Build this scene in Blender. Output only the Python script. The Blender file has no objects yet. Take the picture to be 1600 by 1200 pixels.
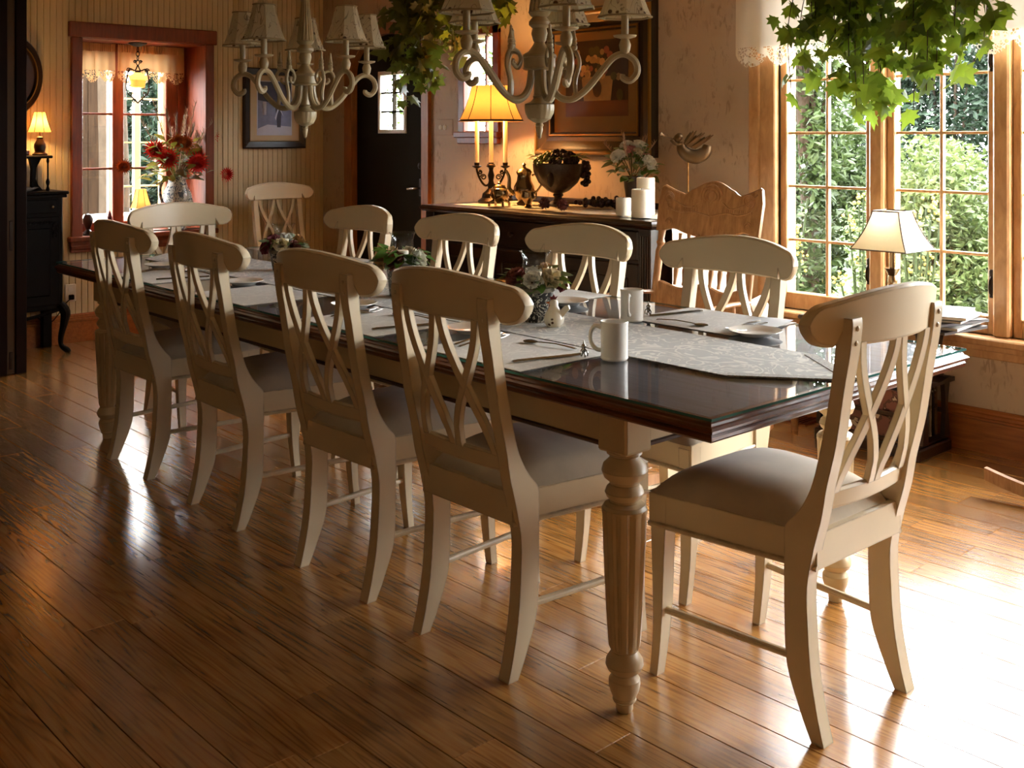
import bpy, bmesh, math, random
from math import sin, cos, pi, sqrt, radians
from mathutils import Vector, Matrix

sc = bpy.context.scene
COL = sc.collection
random.seed(7)
R = random.Random(11)

# ------------------------------------------------------------------ camera, sky, sun, exposure
cam_d = bpy.data.cameras.new('camera'); cam = bpy.data.objects.new('camera', cam_d); COL.objects.link(cam)
cam.location = (0, 0, 1.345); cam.rotation_euler = (radians(90), 0, radians(-42.6))
cam_d.sensor_width = 36; cam_d.lens = 38.29; cam_d.shift_y = -0.2419; cam_d.clip_start = .05
sc.camera = cam
sc.view_settings.view_transform = 'Standard'; sc.view_settings.look = 'None'
sc.view_settings.gamma = 1; sc.view_settings.use_curve_mapping = False
sc.view_settings.exposure = 0.65
world = bpy.data.worlds.new('sky'); sc.world = world; world.use_nodes = True
wb = world.node_tree.nodes['Background']; wb.inputs[0].default_value = (.93, .97, 1.0, 1); wb.inputs[1].default_value = 30.0
sun_d = bpy.data.lights.new('sun', 'SUN'); sun_d.energy = 8; sun_d.angle = .02; sun_d.color = (1, .95, .85)
sun = bpy.data.objects.new('sun', sun_d); COL.objects.link(sun)
sun.rotation_euler = Vector((.55, .35, -.76)).to_track_quat('-Z', 'Y').to_euler()
def portal(name, y0, y1, z0, z1):
    d = bpy.data.lights.new(name, 'AREA'); d.shape = 'RECTANGLE'; d.size = z1 - z0; d.size_y = y1 - y0
    d.cycles.is_portal = True
    o = bpy.data.objects.new(name, d); COL.objects.link(o)
    o.location = (4.74, (y0 + y1) / 2, (z0 + z1) / 2); o.rotation_euler = (0, radians(90), 0)

# ------------------------------------------------------------------ mesh helpers
def cr(pts, n=6):
    """Catmull-Rom samples through points of any dimension"""
    P = [tuple(p) for p in pts]; out = []
    for i in range(len(P) - 1):
        p0 = P[max(i-1, 0)]; p1 = P[i]; p2 = P[i+1]; p3 = P[min(i+2, len(P)-1)]
        for k in range(n):
            t = k / n
            out.append(tuple(.5*((2*b) + (-a+c)*t + (2*a-5*b+4*c-d)*t*t + (-a+3*b-3*c+d)*t**3) for a, b, c, d in zip(p0, p1, p2, p3)))
    out.append(P[-1]); return out

class MB:
    def __init__(s): s.v = []; s.f = []
    def add(s, v, f):
        n = len(s.v); s.v += [tuple(p) for p in v]; s.f += [tuple(i+n for i in q) for q in f]; return s
    def box(s, x0, x1, y0, y1, z0, z1, b=0):
        if b <= 0:
            return s.add([(x, y, z) for x in (x0, x1) for y in (y0, y1) for z in (z0, z1)],
                         [(0,1,3,2), (4,6,7,5), (0,4,5,1), (2,3,7,6), (0,2,6,4), (1,5,7,3)])
        bm = bmesh.new(); bmesh.ops.create_cube(bm, size=1)
        for v in bm.verts:
            v.co = (x0 + (v.co.x+.5)*(x1-x0), y0 + (v.co.y+.5)*(y1-y0), z0 + (v.co.z+.5)*(z1-z0))
        bmesh.ops.bevel(bm, geom=bm.edges[:], offset=b, segments=1, affect='EDGES')
        bm.verts.index_update(); s.add([v.co[:] for v in bm.verts], [[v.index for v in f.verts] for f in bm.faces]); bm.free(); return s
    def lathe(s, prof, seg=20, c=(0, 0, 0), mod=None, cap=True):
        n = len(s.v)
        for k, (r, z) in enumerate(prof):
            for i in range(seg):
                a = 2*pi*i/seg; q = r*(mod(k, a) if mod else 1)
                s.v.append((c[0]+q*cos(a), c[1]+q*sin(a), c[2]+z))
        for k in range(len(prof)-1):
            for i in range(seg):
                j = (i+1) % seg; s.f.append((n+k*seg+i, n+k*seg+j, n+(k+1)*seg+j, n+(k+1)*seg+i))
        if cap:
            if prof[0][0] > 1e-5: s.f.append(tuple(n+i for i in range(seg))[::-1])
            if prof[-1][0] > 1e-5: s.f.append(tuple(n+(len(prof)-1)*seg+i for i in range(seg)))
        return s
    def tube(s, pts, r, seg=8, cap=True):
        P = [Vector(p) for p in pts]; m = len(P); n = len(s.v); rr = r if isinstance(r, (list, tuple)) else [r]*m
        ref = None
        for k in range(m):
            t = (P[min(k+1, m-1)] - P[max(k-1, 0)]).normalized()
            if ref is None: ref = t.orthogonal().normalized()
            ref = (ref - t*ref.dot(t)); ref = ref.normalized() if ref.length > 1e-6 else t.orthogonal().normalized()
            b = t.cross(ref)
            for i in range(seg):
                a = 2*pi*i/seg; s.v.append(tuple(P[k] + (ref*cos(a) + b*sin(a))*rr[k]))
        for k in range(m-1):
            for i in range(seg):
                j = (i+1) % seg; s.f.append((n+k*seg+i, n+k*seg+j, n+(k+1)*seg+j, n+(k+1)*seg+i))
        if cap: s.f.append(tuple(n+i for i in range(seg))[::-1]); s.f.append(tuple(n+(m-1)*seg+i for i in range(seg)))
        return s
    def rings(s, rings, closed=True, cap=True):
        """loft through a list of equal-length vertex rings"""
        n = len(s.v); m = len(rings[0])
        for q in rings: s.v += [tuple(p) for p in q]
        for k in range(len(rings)-1):
            for i in range(m if closed else m-1):
                j = (i+1) % m; s.f.append((n+k*m+i, n+k*m+j, n+(k+1)*m+j, n+(k+1)*m+i))
        if cap and closed: s.f.append(tuple(n+i for i in range(m))[::-1]); s.f.append(tuple(n+(len(rings)-1)*m+i for i in range(m)))
        return s
    def grid(s, nu, nv, fn):
        n = len(s.v)
        for i in range(nu+1):
            for j in range(nv+1): s.v.append(tuple(fn(i/nu, j/nv)))
        for i in range(nu):
            for j in range(nv):
                a = n+i*(nv+1)+j; s.f.append((a, a+nv+1, a+nv+2, a+1))
        return s
    def prism(s, poly, fn, t0, t1):
        n = len(s.v); m = len(poly)
        s.v += [tuple(fn(x, y, t0)) for x, y in poly] + [tuple(fn(x, y, t1)) for x, y in poly]
        s.f.append(tuple(range(n, n+m))[::-1]); s.f.append(tuple(range(n+m, n+2*m)))
        for i in range(m): j = (i+1) % m; s.f.append((n+i, n+j, n+m+j, n+m+i))
        return s
    def ball(s, c, r, seg=10, nr=6, sc3=(1, 1, 1)):
        pr = [(max(sin(pi*k/nr), 1e-4), -cos(pi*k/nr)) for k in range(nr+1)]; n = len(s.v)
        s.lathe(pr, seg, cap=False)
        for i in range(n, len(s.v)):
            x, y, z = s.v[i]; s.v[i] = (c[0]+x*r*sc3[0], c[1]+y*r*sc3[1], c[2]+z*r*sc3[2])
        return s
    def xf(s, M, start=0):
        for i in range(start, len(s.v)): s.v[i] = tuple(M @ Vector(s.v[i]))
        return s
    def mesh(s, name, mat, smooth=True, ang=35):
        me = bpy.data.meshes.new(name); me.from_pydata(s.v, [], s.f); me.update()
        bm = bmesh.new(); bm.from_mesh(me); bmesh.ops.recalc_face_normals(bm, faces=bm.faces); bm.to_mesh(me); bm.free()
        me.materials.append(mat)
        if smooth:
            me.shade_smooth(); me.set_sharp_from_angle(angle=radians(ang))
        return me
    def obj(s, name, mat, parent=None, smooth=True, ang=35):
        return link(name, s.mesh(name, mat, smooth, ang), parent)

def link(name, me, parent=None, loc=None, rot=None, scale=None):
    o = bpy.data.objects.new(name, me); COL.objects.link(o)
    if parent is not None: o.parent = parent
    if loc is not None: o.location = loc
    if rot is not None: o.rotation_euler = rot
    if scale is not None: o.scale = scale
    return o
def tag(o, label=None, cat=None, group=None, kind=None):
    if label: o['label'] = label
    if cat: o['category'] = cat
    if group: o['group'] = group
    if kind: o['kind'] = kind
    return o
def thing(name, label, cat, loc=(0, 0, 0), rz=0, group=None, kind=None, parent=None):
    o = bpy.data.objects.new(name, None); COL.objects.link(o); o.location = loc; o.rotation_euler = (0, 0, rz)
    o.empty_display_size = .05; o.parent = parent
    return tag(o, label, cat, group, kind)
def dup(root, loc=None, rz=None, label=None, group=None):
    r = root.copy(); COL.objects.link(r)
    if loc is not None: r.location = loc
    if rz is not None: r.rotation_euler = (0, 0, rz)
    if label: r['label'] = label
    if group: r['group'] = group
    for ch in list(root.children):
        c = ch.copy(); COL.objects.link(c); c.parent = r
        for g in list(ch.children):
            d = g.copy(); COL.objects.link(d); d.parent = c
    return r

# ------------------------------------------------------------------ materials
class NT:
    def __init__(s, name):
        s.m = bpy.data.materials.new(name); s.m.use_nodes = True; s.t = s.m.node_tree
        s.b = s.t.nodes['Principled BSDF']; s.out = s.t.nodes['Material Output']
    def n(s, ty, **kw):
        q = s.t.nodes.new(ty)
        for k, v in kw.items(): setattr(q, k, v)
        return q
    def l(s, a, b): s.t.links.new(a, b)
    def coord(s, scale=(1, 1, 1), rnd=0, rot=(0, 0, 0)):
        tc = s.n('ShaderNodeTexCoord'); mp = s.n('ShaderNodeMapping'); mp.inputs['Scale'].default_value = scale; mp.inputs['Rotation'].default_value = rot
        src = tc.outputs['Object']
        if rnd:
            oi = s.n('ShaderNodeObjectInfo'); mu = s.n('ShaderNodeMath', operation='MULTIPLY'); mu.inputs[1].default_value = rnd
            s.l(oi.outputs['Random'], mu.inputs[0]); ad = s.n('ShaderNodeVectorMath', operation='ADD')
            s.l(src, ad.inputs[0]); s.l(mu.outputs[0], ad.inputs[1]); src = ad.outputs[0]
        s.l(src, mp.inputs['Vector']); return mp.outputs[0]
    def noise(s, vec, scale=5, detail=4, rough=.55, dist=0):
        q = s.n('ShaderNodeTexNoise'); q.inputs['Scale'].default_value = scale; q.inputs['Detail'].default_value = detail
        q.inputs['Roughness'].default_value = rough; q.inputs['Distortion'].default_value = dist; s.l(vec, q.inputs['Vector']); return q.outputs['Fac']
    def ramp(s, fac, stops, interp='LINEAR'):
        q = s.n('ShaderNodeValToRGB'); q.color_ramp.interpolation = interp; e = q.color_ramp.elements
        while len(e) < len(stops): e.new(.5)
        for i, (p, c) in enumerate(stops):
            e[i].position = p; e[i].color = (c, c, c, 1) if isinstance(c, (int, float)) else (*c, 1)
        s.l(fac, q.inputs[0]); return q.outputs[0]
    def math(s, op, a, b):
        q = s.n('ShaderNodeMath', operation=op)
        for i, x in enumerate((a, b)):
            if isinstance(x, (int, float)): q.inputs[i].default_value = x
            else: s.l(x, q.inputs[i])
        return q.outputs[0]
    def mix(s, fac, a, b, blend='MIX'):
        q = s.n('ShaderNodeMix', data_type='RGBA', blend_type=blend)
        for k, x in ((0, fac), (6, a), (7, b)):
            if isinstance(x, (int, float)): q.inputs[k].default_value = x
            elif isinstance(x, tuple): q.inputs[k].default_value = (*x, 1)
            else: s.l(x, q.inputs[k])
        return q.outputs[2]
    def bump(s, h, strength=.2, dist=.002):
        q = s.n('ShaderNodeBump'); q.inputs['Strength'].default_value = strength; q.inputs['Distance'].default_value = dist
        s.l(h, q.inputs['Height']); s.l(q.outputs[0], s.b.inputs['Normal'])
    def set(s, **kw):
        for k, v in kw.items():
            i = s.b.inputs[k.replace('_', ' ')]
            if isinstance(v, (int, float)): i.default_value = v
            elif isinstance(v, tuple): i.default_value = (*v, 1) if len(v) == 3 else v
            else: s.l(v, i)
        return s
def srgb(r, g, b):
    f = lambda c: (c/255/12.92 if c <= 10.31 else ((c/255+.055)/1.055)**2.4)
    return (f(r), f(g), f(b))
def dk(c, k): return tuple(x*k for x in c)
def plain(name, c, rough=.5, metal=0, var=.12, vs=9, bump=0, bs=80, spec=.5, rnd=0):
    N = NT(name); v = N.coord(rnd=rnd)
    col = N.mix(N.noise(v, vs), dk(c, 1-var), dk(c, 1+var))
    N.set(Base_Color=col, Roughness=rough, Metallic=metal, Specular_IOR_Level=spec)
    if bump: N.bump(N.noise(v, bs, 3), bump, .003)
    return N.m
def wood(name, c1, c2, rough=.4, scale=(2, 2, 30), spec=.5, bump=.08, rnd=7, ns=3):
    N = NT(name); v = N.coord(scale, rnd=rnd)
    f = N.noise(v, ns, 5, .6, .6); col = N.ramp(f, [(.3, c1), (.7, c2)])
    N.set(Base_Color=col, Roughness=rough, Specular_IOR_Level=spec); N.bump(f, bump, .003); return N.m
def painted(name, c, glaze, rough=.38, edge=.006):
    """glazed paint: brown glaze caught along the worn edges, slight brushing"""
    N = NT(name); v = N.coord(rnd=5)
    col = N.mix(N.noise(v, 6, 5), dk(c, .93), dk(c, 1.05))
    bv = N.n('ShaderNodeBevel'); bv.samples = 3; bv.inputs['Radius'].default_value = edge
    ge = N.n('ShaderNodeNewGeometry'); dp = N.n('ShaderNodeVectorMath', operation='DOT_PRODUCT')
    N.l(bv.outputs[0], dp.inputs[0]); N.l(ge.outputs['Normal'], dp.inputs[1])
    e = N.ramp(dp.outputs['Value'], [(.90, 1), (.985, 0)])
    w = N.math('MULTIPLY', e, N.ramp(N.noise(v, 25, 3), [(.35, .15), (.6, .75)]))
    N.set(Base_Color=N.mix(w, col, glaze), Roughness=rough); return N.m
def cloth(name, c, rough=.9, sheen=.3, var=.08, weave=900):
    N = NT(name); v = N.coord(rnd=3)
    N.set(Base_Color=N.mix(N.noise(v, 12, 4), dk(c, 1-var), dk(c, 1+var)), Roughness=rough, Sheen_Weight=sheen, Specular_IOR_Level=.2)
    N.bump(N.noise(v, weave, 2), .15, .001); return N.m
def leafmat(name, c, c2, trans=.4, rough=.5):
    N = NT(name); oi = N.n('ShaderNodeObjectInfo'); v = N.coord(rnd=9)
    f = N.math('ADD', N.math('MULTIPLY', oi.outputs['Random'], .7), N.math('MULTIPLY', N.noise(v, 30, 2), .4))
    col = N.mix(f, c, c2); N.set(Base_Color=col, Roughness=rough)
    tr = N.n('ShaderNodeBsdfTranslucent'); N.l(N.mix(.5, col, (.45, .6, .06), 'MIX'), tr.inputs[0])
    mx = N.n('ShaderNodeMixShader'); mx.inputs[0].default_value = trans
    N.l(N.b.outputs[0], mx.inputs[1]); N.l(tr.outputs[0], mx.inputs[2]); N.l(mx.outputs[0], N.out.inputs[0]); return N.m
def gardenleaf(name, c, c2, vs=1.2, trans=.25):
    N = NT(name); v = N.coord()
    f = N.ramp(N.math('ADD', N.math('MULTIPLY', N.noise(v, vs, 3), .6), N.math('MULTIPLY', N.noise(v, 45, 2), .5)), [(.35, 0.), (.75, 1.)])
    col = N.mix(f, c, c2); N.set(Base_Color=col, Roughness=.5, Specular_IOR_Level=.2)
    tr = N.n('ShaderNodeBsdfTranslucent'); N.l(col, tr.inputs[0]); mx = N.n('ShaderNodeMixShader'); mx.inputs[0].default_value = trans
    N.l(N.b.outputs[0], mx.inputs[1]); N.l(tr.outputs[0], mx.inputs[2]); N.l(mx.outputs[0], N.out.inputs[0]); return N.m
def thinglass(name, ior=1.5, tint=(1, 1, 1), rough=0.0):
    N = NT(name); fr = N.n('ShaderNodeFresnel'); ge = N.n('ShaderNodeNewGeometry')      # same reflectance from either side of the thin sheet
    N.l(N.math('POWER', ior, N.math('SUBTRACT', 1, N.math('MULTIPLY', ge.outputs['Backfacing'], 2))), fr.inputs[0])
    tr = N.n('ShaderNodeBsdfTransparent'); tr.inputs[0].default_value = (*tint, 1)
    gl = N.n('ShaderNodeBsdfAnisotropic'); gl.inputs['Roughness'].default_value = rough
    mx = N.n('ShaderNodeMixShader'); N.l(fr.outputs[0], mx.inputs[0]); N.l(tr.outputs[0], mx.inputs[1]); N.l(gl.outputs[0], mx.inputs[2])
    N.l(mx.outputs[0], N.out.inputs[0]); return N.m
def shade_mat(name, c, emit=0, ec=(1, .6, .2), trans=.5, motif=None):
    N = NT(name); v = N.coord()
    col = N.mix(N.noise(v, 60, 2), dk(c, .93), c)
    if motif:
        vo = N.n('ShaderNodeTexVoronoi'); vo.inputs['Scale'].default_value = 26; N.l(v, vo.inputs['Vector'])
        a = N.ramp(vo.outputs['Distance'], [(.16, 1), (.24, 0)]); b = N.ramp(N.noise(v, 15, 1), [(.52, 0), (.56, 1)])
        wv = N.noise(N.coord((1, 1, .5)), 17, 1, .4, 2.5); ln = N.ramp(N.math('ABSOLUTE', N.math('SUBTRACT', wv, .5), 0), [(.008, 1), (.02, 0)])
        col = N.mix(N.math('MAXIMUM', N.math('MULTIPLY', a, b), N.math('MULTIPLY', ln, .6)), col, motif)
    N.set(Base_Color=col, Roughness=.8)
    if emit: N.set(Emission_Color=ec, Emission_Strength=emit)
    tr = N.n('ShaderNodeBsdfTranslucent'); N.l(col, tr.inputs[0]); mx = N.n('ShaderNodeMixShader'); mx.inputs[0].default_value = trans
    N.l(N.b.outputs[0], mx.inputs[1]); N.l(tr.outputs[0], mx.inputs[2]); N.l(mx.outputs[0], N.out.inputs[0]); return N.m

CREAM = srgb(226, 208, 172)
m_cream = painted('cream_paint', CREAM, srgb(92, 58, 26))
m_cream_t = painted('cream_table_paint', srgb(214, 190, 146), srgb(84, 52, 22), edge=.005)
m_suede = cloth('taupe_suede', srgb(202, 184, 156), sheen=.4, var=.2)
m_top = wood('table_top_stain_haze', srgb(80, 82, 88), srgb(106, 109, 118), .45, (14, 1.2, 14))  # cool grey of the glass reflection is mixed into the stain colour
m_edge = wood('table_edge_stain', srgb(70, 34, 14), srgb(116, 62, 26), .28, (10, 3, 30))
m_glass_top = thinglass('table_glass', 1.62)
m_glass = thinglass('window_glass', 1.45)
m_glass_d = thinglass('hurricane_glass', 1.5, (.93, .95, .95))
m_honey = wood('honey_pine', srgb(166, 122, 76), srgb(198, 156, 106), .4, (3, 3, 1), rnd=5, ns=9)
m_redwood = wood('red_brown_trim', srgb(104, 44, 18), srgb(134, 62, 28), .4, (20, 20, 2))
m_oakdark = wood('base_trim', srgb(132, 72, 26), srgb(166, 98, 42), .4, (20, 2, 20))
m_oak = wood('pressed_oak', srgb(146, 102, 62), srgb(188, 142, 96), .4, (18, 18, 3))
m_side = wood('walnut_buffet', srgb(30, 17, 10), srgb(52, 30, 17), .3, (14, 2, 14))
m_black = plain('black_enamel', srgb(14, 10, 8), .5, var=.2, spec=.1)
m_darkmetal = plain('dark_bronze', srgb(50, 36, 24), .4, .7, bump=.3)
m_bronze = plain('angel_bronze', srgb(96, 72, 42), .42, .6, bump=.4, bs=60)
m_silver = plain('silver', srgb(190, 182, 170), .18, 1, var=.08)
m_agedsilver = plain('aged_silver', srgb(150, 132, 104), .22, 1, var=.2)
m_steel = plain('flatware_steel', srgb(150, 146, 140), .22, 1, var=.08)
m_china = plain('white_china', srgb(236, 232, 222), .15, var=.02)
m_candle = plain('candle_wax', srgb(236, 230, 212), .5, var=.02); m_candle.node_tree.nodes['Principled BSDF'].inputs['Subsurface Weight'].default_value = .0
m_white = plain('switch_white', srgb(228, 222, 206), .4, var=.03)
m_chand = painted('antique_ivory', srgb(176, 158, 122), srgb(80, 62, 38), .42, .004)
m_door = plain('dark_green_door', srgb(36, 29, 18), .75, var=.12, spec=.08)
m_arch = wood('door_casing_wood', srgb(134, 78, 34), srgb(166, 104, 50), .4, (16, 16, 2))
m_gold = plain('gilt', srgb(150, 112, 56), .35, .8, bump=.3, bs=120)
m_frame = plain('dark_frame', srgb(44, 28, 18), .3, bump=.15, bs=90)
m_lamp_brown = plain('lamp_resin', srgb(66, 44, 28), .35, var=.3, bump=.3, bs=50)
m_paper = plain('paper', srgb(222, 222, 216), .7, var=.05)
m_wax_red = plain('dark_red', srgb(110, 22, 18), .6)
# ------------------------------------------------------------------ room shell
XA, YB, CEIL = 4.62, 7.18, 2.55
XL, YF = -2.3, -2.6
def floor_mat():
    N = NT('oak_floor'); oi = N.n('ShaderNodeObjectInfo'); v = N.coord((1, 1, 1), rnd=37)
    m1 = N.n('ShaderNodeMapping'); m1.inputs['Scale'].default_value = (60, 2.6, 1); N.l(v, m1.inputs[0])
    g = N.noise(m1.outputs[0], 1.5, 6, .65, .3)
    m2 = N.n('ShaderNodeMapping'); m2.inputs['Scale'].default_value = (11, .6, 1); N.l(v, m2.inputs[0])
    cn_ = N.noise(m2.outputs[0], 1.0, 3, .5, 0)
    ln_ = N.math('ABSOLUTE', N.math('SUBTRACT', N.math('FRACT', N.math('MULTIPLY', cn_, 16), 0), .5), 0)
    cath = N.math('MULTIPLY', N.ramp(ln_, [(.0, 0), (.30, 1)]), .26)
    f = N.math('ADD', N.math('MULTIPLY', g, .72), cath)
    col = N.ramp(f, [(.2, srgb(112, 68, 24)), (.5, srgb(168, 112, 50)), (.8, srgb(198, 144, 76))])
    tint = N.ramp(oi.outputs['Random'], [(0, .72), (.5, .95), (1, 1.12)])
    col = N.mix(1.0, col, tint, 'MULTIPLY')
    rgh = .26
    N.set(Base_Color=col, Roughness=rgh, Specular_IOR_Level=.6, Coat_Weight=1.0, Coat_IOR=1.62, Coat_Roughness=.2); N.bump(f, .16, .0012); return N.m
m_floor = floor_mat()
m_joint = plain('floor_joint', srgb(30, 16, 7), .8)
floor = tag(MB().box(XL, XA+.1, YF, YB+.1, -.05, -.012).obj('floor', m_joint), kind='structure', label='honey oak plank floor with glossy varnish')
plank_me = {}
def plank_mesh(L):
    if L not in plank_me:
        plank_me[L] = MB().box(-.0593, .0593, -L/2+.0006, L/2-.0006, -.013, 0, .0012).mesh('plank', m_floor, False)
    return plank_me[L]
rest = MB(); PW = .12
nrow = int((XA - XL) / PW) + 1
for i in range(nrow):
    x = XA - PW*(i+.5); y = YF - R.uniform(0, 1)
    while y < YB:
        L = round(R.choice((.7, .9, 1.1, 1.3, 1.5, 1.8, 2.1)), 1)
        # in view: ahead of the camera and inside its field
        s_, c_ = sin(radians(42.6)), cos(radians(42.6))
        seen = False
        for yy in (y, y+L/2, y+L):
            d = x*s_ + yy*c_; l = x*c_ - yy*s_
            if d > 2.0 and abs(l) < d*.49: seen = True
        if seen: link('plank', plank_mesh(L), floor, (x, y+L/2, 0))
        else: rest.box(x-.0593, x+.0593, y+.0006, y+L-.0006, -.013, 0)
        y += L
tag(rest.obj('plank_field', m_floor, floor, False), kind='stuff')

def wallpaper():
    N = NT('sprig_wallpaper'); tc = N.n('ShaderNodeTexCoord'); v = tc.outputs['Object']
    base = srgb(190, 170, 148)
    vo = N.n('ShaderNodeTexVoronoi'); vo.inputs['Scale'].default_value = 4.2; vo.inputs['Randomness'].default_value = .6; N.l(v, vo.inputs['Vector'])
    near = N.ramp(vo.outputs['Distance'], [(.25, 1), (.55, 0)])
    mp = N.n('ShaderNodeMapping'); mp.inputs['Scale'].default_value = (1, 1, .38); mp.inputs['Rotation'].default_value = (.35, 0, 0); N.l(v, mp.inputs[0])
    st = N.ramp(N.noise(mp.outputs[0], 46, 2, .5, .8), [(.57, 0), (.64, 1)])
    soft = N.ramp(N.noise(v, 9, 3), [(.45, 0), (.7, 1)])
    col = N.mix(N.math('MULTIPLY', near, N.math('MULTIPLY', st, .38)), base, srgb(104, 84, 66))
    col = N.mix(N.math('MULTIPLY', N.math('MULTIPLY', near, soft), .3), col, srgb(150, 130, 108))
    N.set(Base_Color=col, Roughness=.8, Specular_IOR_Level=.25); return N.m
m_wallp = wallpaper()
m_bead = plain('beadboard_cream', srgb(206, 188, 148), .5, var=.05, rnd=4)
m_dim = plain('plain_wall_paint', srgb(172, 144, 108), .8)
m_ceil = plain('ceiling_paint', srgb(208, 188, 156), .85)
m_jamb = plain('dark_jamb', srgb(30, 16, 9), .6, spec=.08)
m_strip = plain('door_edge', srgb(80, 60, 42), .6, spec=.15)

def holed(mb, axis, p0, p1, a0, a1, z0, z1, holes):
    """slab with rectangular holes; axis 'x': slab spans x p0..p1 and runs along y"""
    A = sorted({a0, a1, *[h[0] for h in holes], *[h[1] for h in holes]}); Zs = sorted({z0, z1, *[h[2] for h in holes], *[h[3] for h in holes]})
    for i in range(len(A)-1):
        for k in range(len(Zs)-1):
            ca, cz = (A[i]+A[i+1])/2, (Zs[k]+Zs[k+1])/2
            if any(h[0] < ca < h[1] and h[2] < cz < h[3] for h in holes): continue
            if axis == 'x': mb.box(p0, p1, A[i], A[i+1], Zs[k], Zs[k+1])
            else: mb.box(A[i], A[i+1], p0, p1, Zs[k], Zs[k+1])
    return mb
WY0, WY1, WZ0, WZ1 = -.40, 3.075, .50, 2.22
DY0, DY1, DSP, DRISE = 5.91, 6.775, 1.80, .29     # arched door
def arch(y, y0=DY0, y1=DY1, sp=DSP, rise=DRISE):
    t = (y - (y0+y1)/2) / ((y1-y0)/2); return sp + rise*sqrt(max(0, 1-t*t))
wa = holed(MB(), 'x', XA, XA+.15, YF, YB+.12, 0, CEIL, [(WY0, WY1, WZ0, WZ1), (DY0, DY1, 0, 2.12), (5.18, 5.48, 1.38, 2.0)])
for side in range(24):                                  # spandrels over the arch
    ya, yb = DY0+(DY1-DY0)*side/24, DY0+(DY1-DY0)*(side+1)/24
    za, zb = arch(ya), arch(yb)
    wa.add([(XA, ya, za), (XA, yb, zb), (XA, yb, 2.12), (XA, ya, 2.12), (XA+.15, ya, za), (XA+.15, yb, zb)], [(0, 1, 2, 3), (0, 4, 5, 1)])
wall_right = tag(wa.obj('wall_right', m_wallp, None, False), kind='structure', label='pinkish beige wallpapered wall with faint sprigs')
wall_back = tag(holed(MB(), 'y', YB, YB+.12, XL, XA+.1, 0, CEIL, [(2.756, 3.634, .69, 1.995)]).obj('wall_back', m_bead, None, False), kind='structure', label='cream beadboard end wall')
tag(MB().box(XL-.12, XL, YF, YB+.12, 0, CEIL).obj('wall_left', m_dim, None, False), kind='structure')
tag(MB().box(XL, XA+.12, YF-.12, YF, 0, CEIL).obj('wall_front', m_dim, None, False), kind='structure')
tag(MB().box(XL-.12, XA+.15, YF-.12, YB+.12, CEIL, CEIL+.1).obj('ceiling', m_ceil, None, False), kind='structure')
# beadboard: each board its own piece
bw = .0405
def bmesh_board(h): return MB().add([(-bw/2+.001, 0, 0), (-bw/2+.006, -.006, 0), (bw/2-.006, -.006, 0), (bw/2-.001, 0, 0), (-bw/2+.001, 0, h), (-bw/2+.006, -.006, h), (bw/2-.006, -.006, h), (bw/2-.001, 0, h)],
      [(0, 1, 5, 4), (1, 2, 6, 5), (2, 3, 7, 6)]).mesh('board', m_bead, False)
bfull, blow, bup = bmesh_board(CEIL-.18), bmesh_board(.42), bmesh_board(CEIL-2.08)
x = XA - bw/2
while x > 2.0:
    if 2.69 < x < 3.70:
        link('board', blow, wall_back, (x, YB, .18)); link('board', bup, wall_back, (x, YB, 2.08))
    else: link('board', bfull, wall_back, (x, YB, .18))
    x -= bw
# baseboards with stepped moulding
def baseprof(d0, sgn):
    return [(d0, 0), (d0-.02*sgn, 0), (d0-.02*sgn, .135), (d0-.026*sgn, .14), (d0-.026*sgn, .148), (d0-.018*sgn, .152), (d0-.018*sgn, .162), (d0-.012*sgn, .168), (d0-.012*sgn, .176), (d0-.006*sgn, .185), (d0, .186)]
b1 = MB()
for y0, y1 in ((YF, 5.825), (6.85, YB)): b1.prism(baseprof(XA, 1), lambda a, z, t: (a, t, z), y0, y1)
tag(b1.obj('baseboard_right', m_oakdark, None, False), kind='structure')
tag(MB().prism(baseprof(YB, 1), lambda a, z, t: (t, a, z), 1.9, XA-.02).obj('baseboard_back', m_oakdark, None, False), kind='structure')

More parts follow.
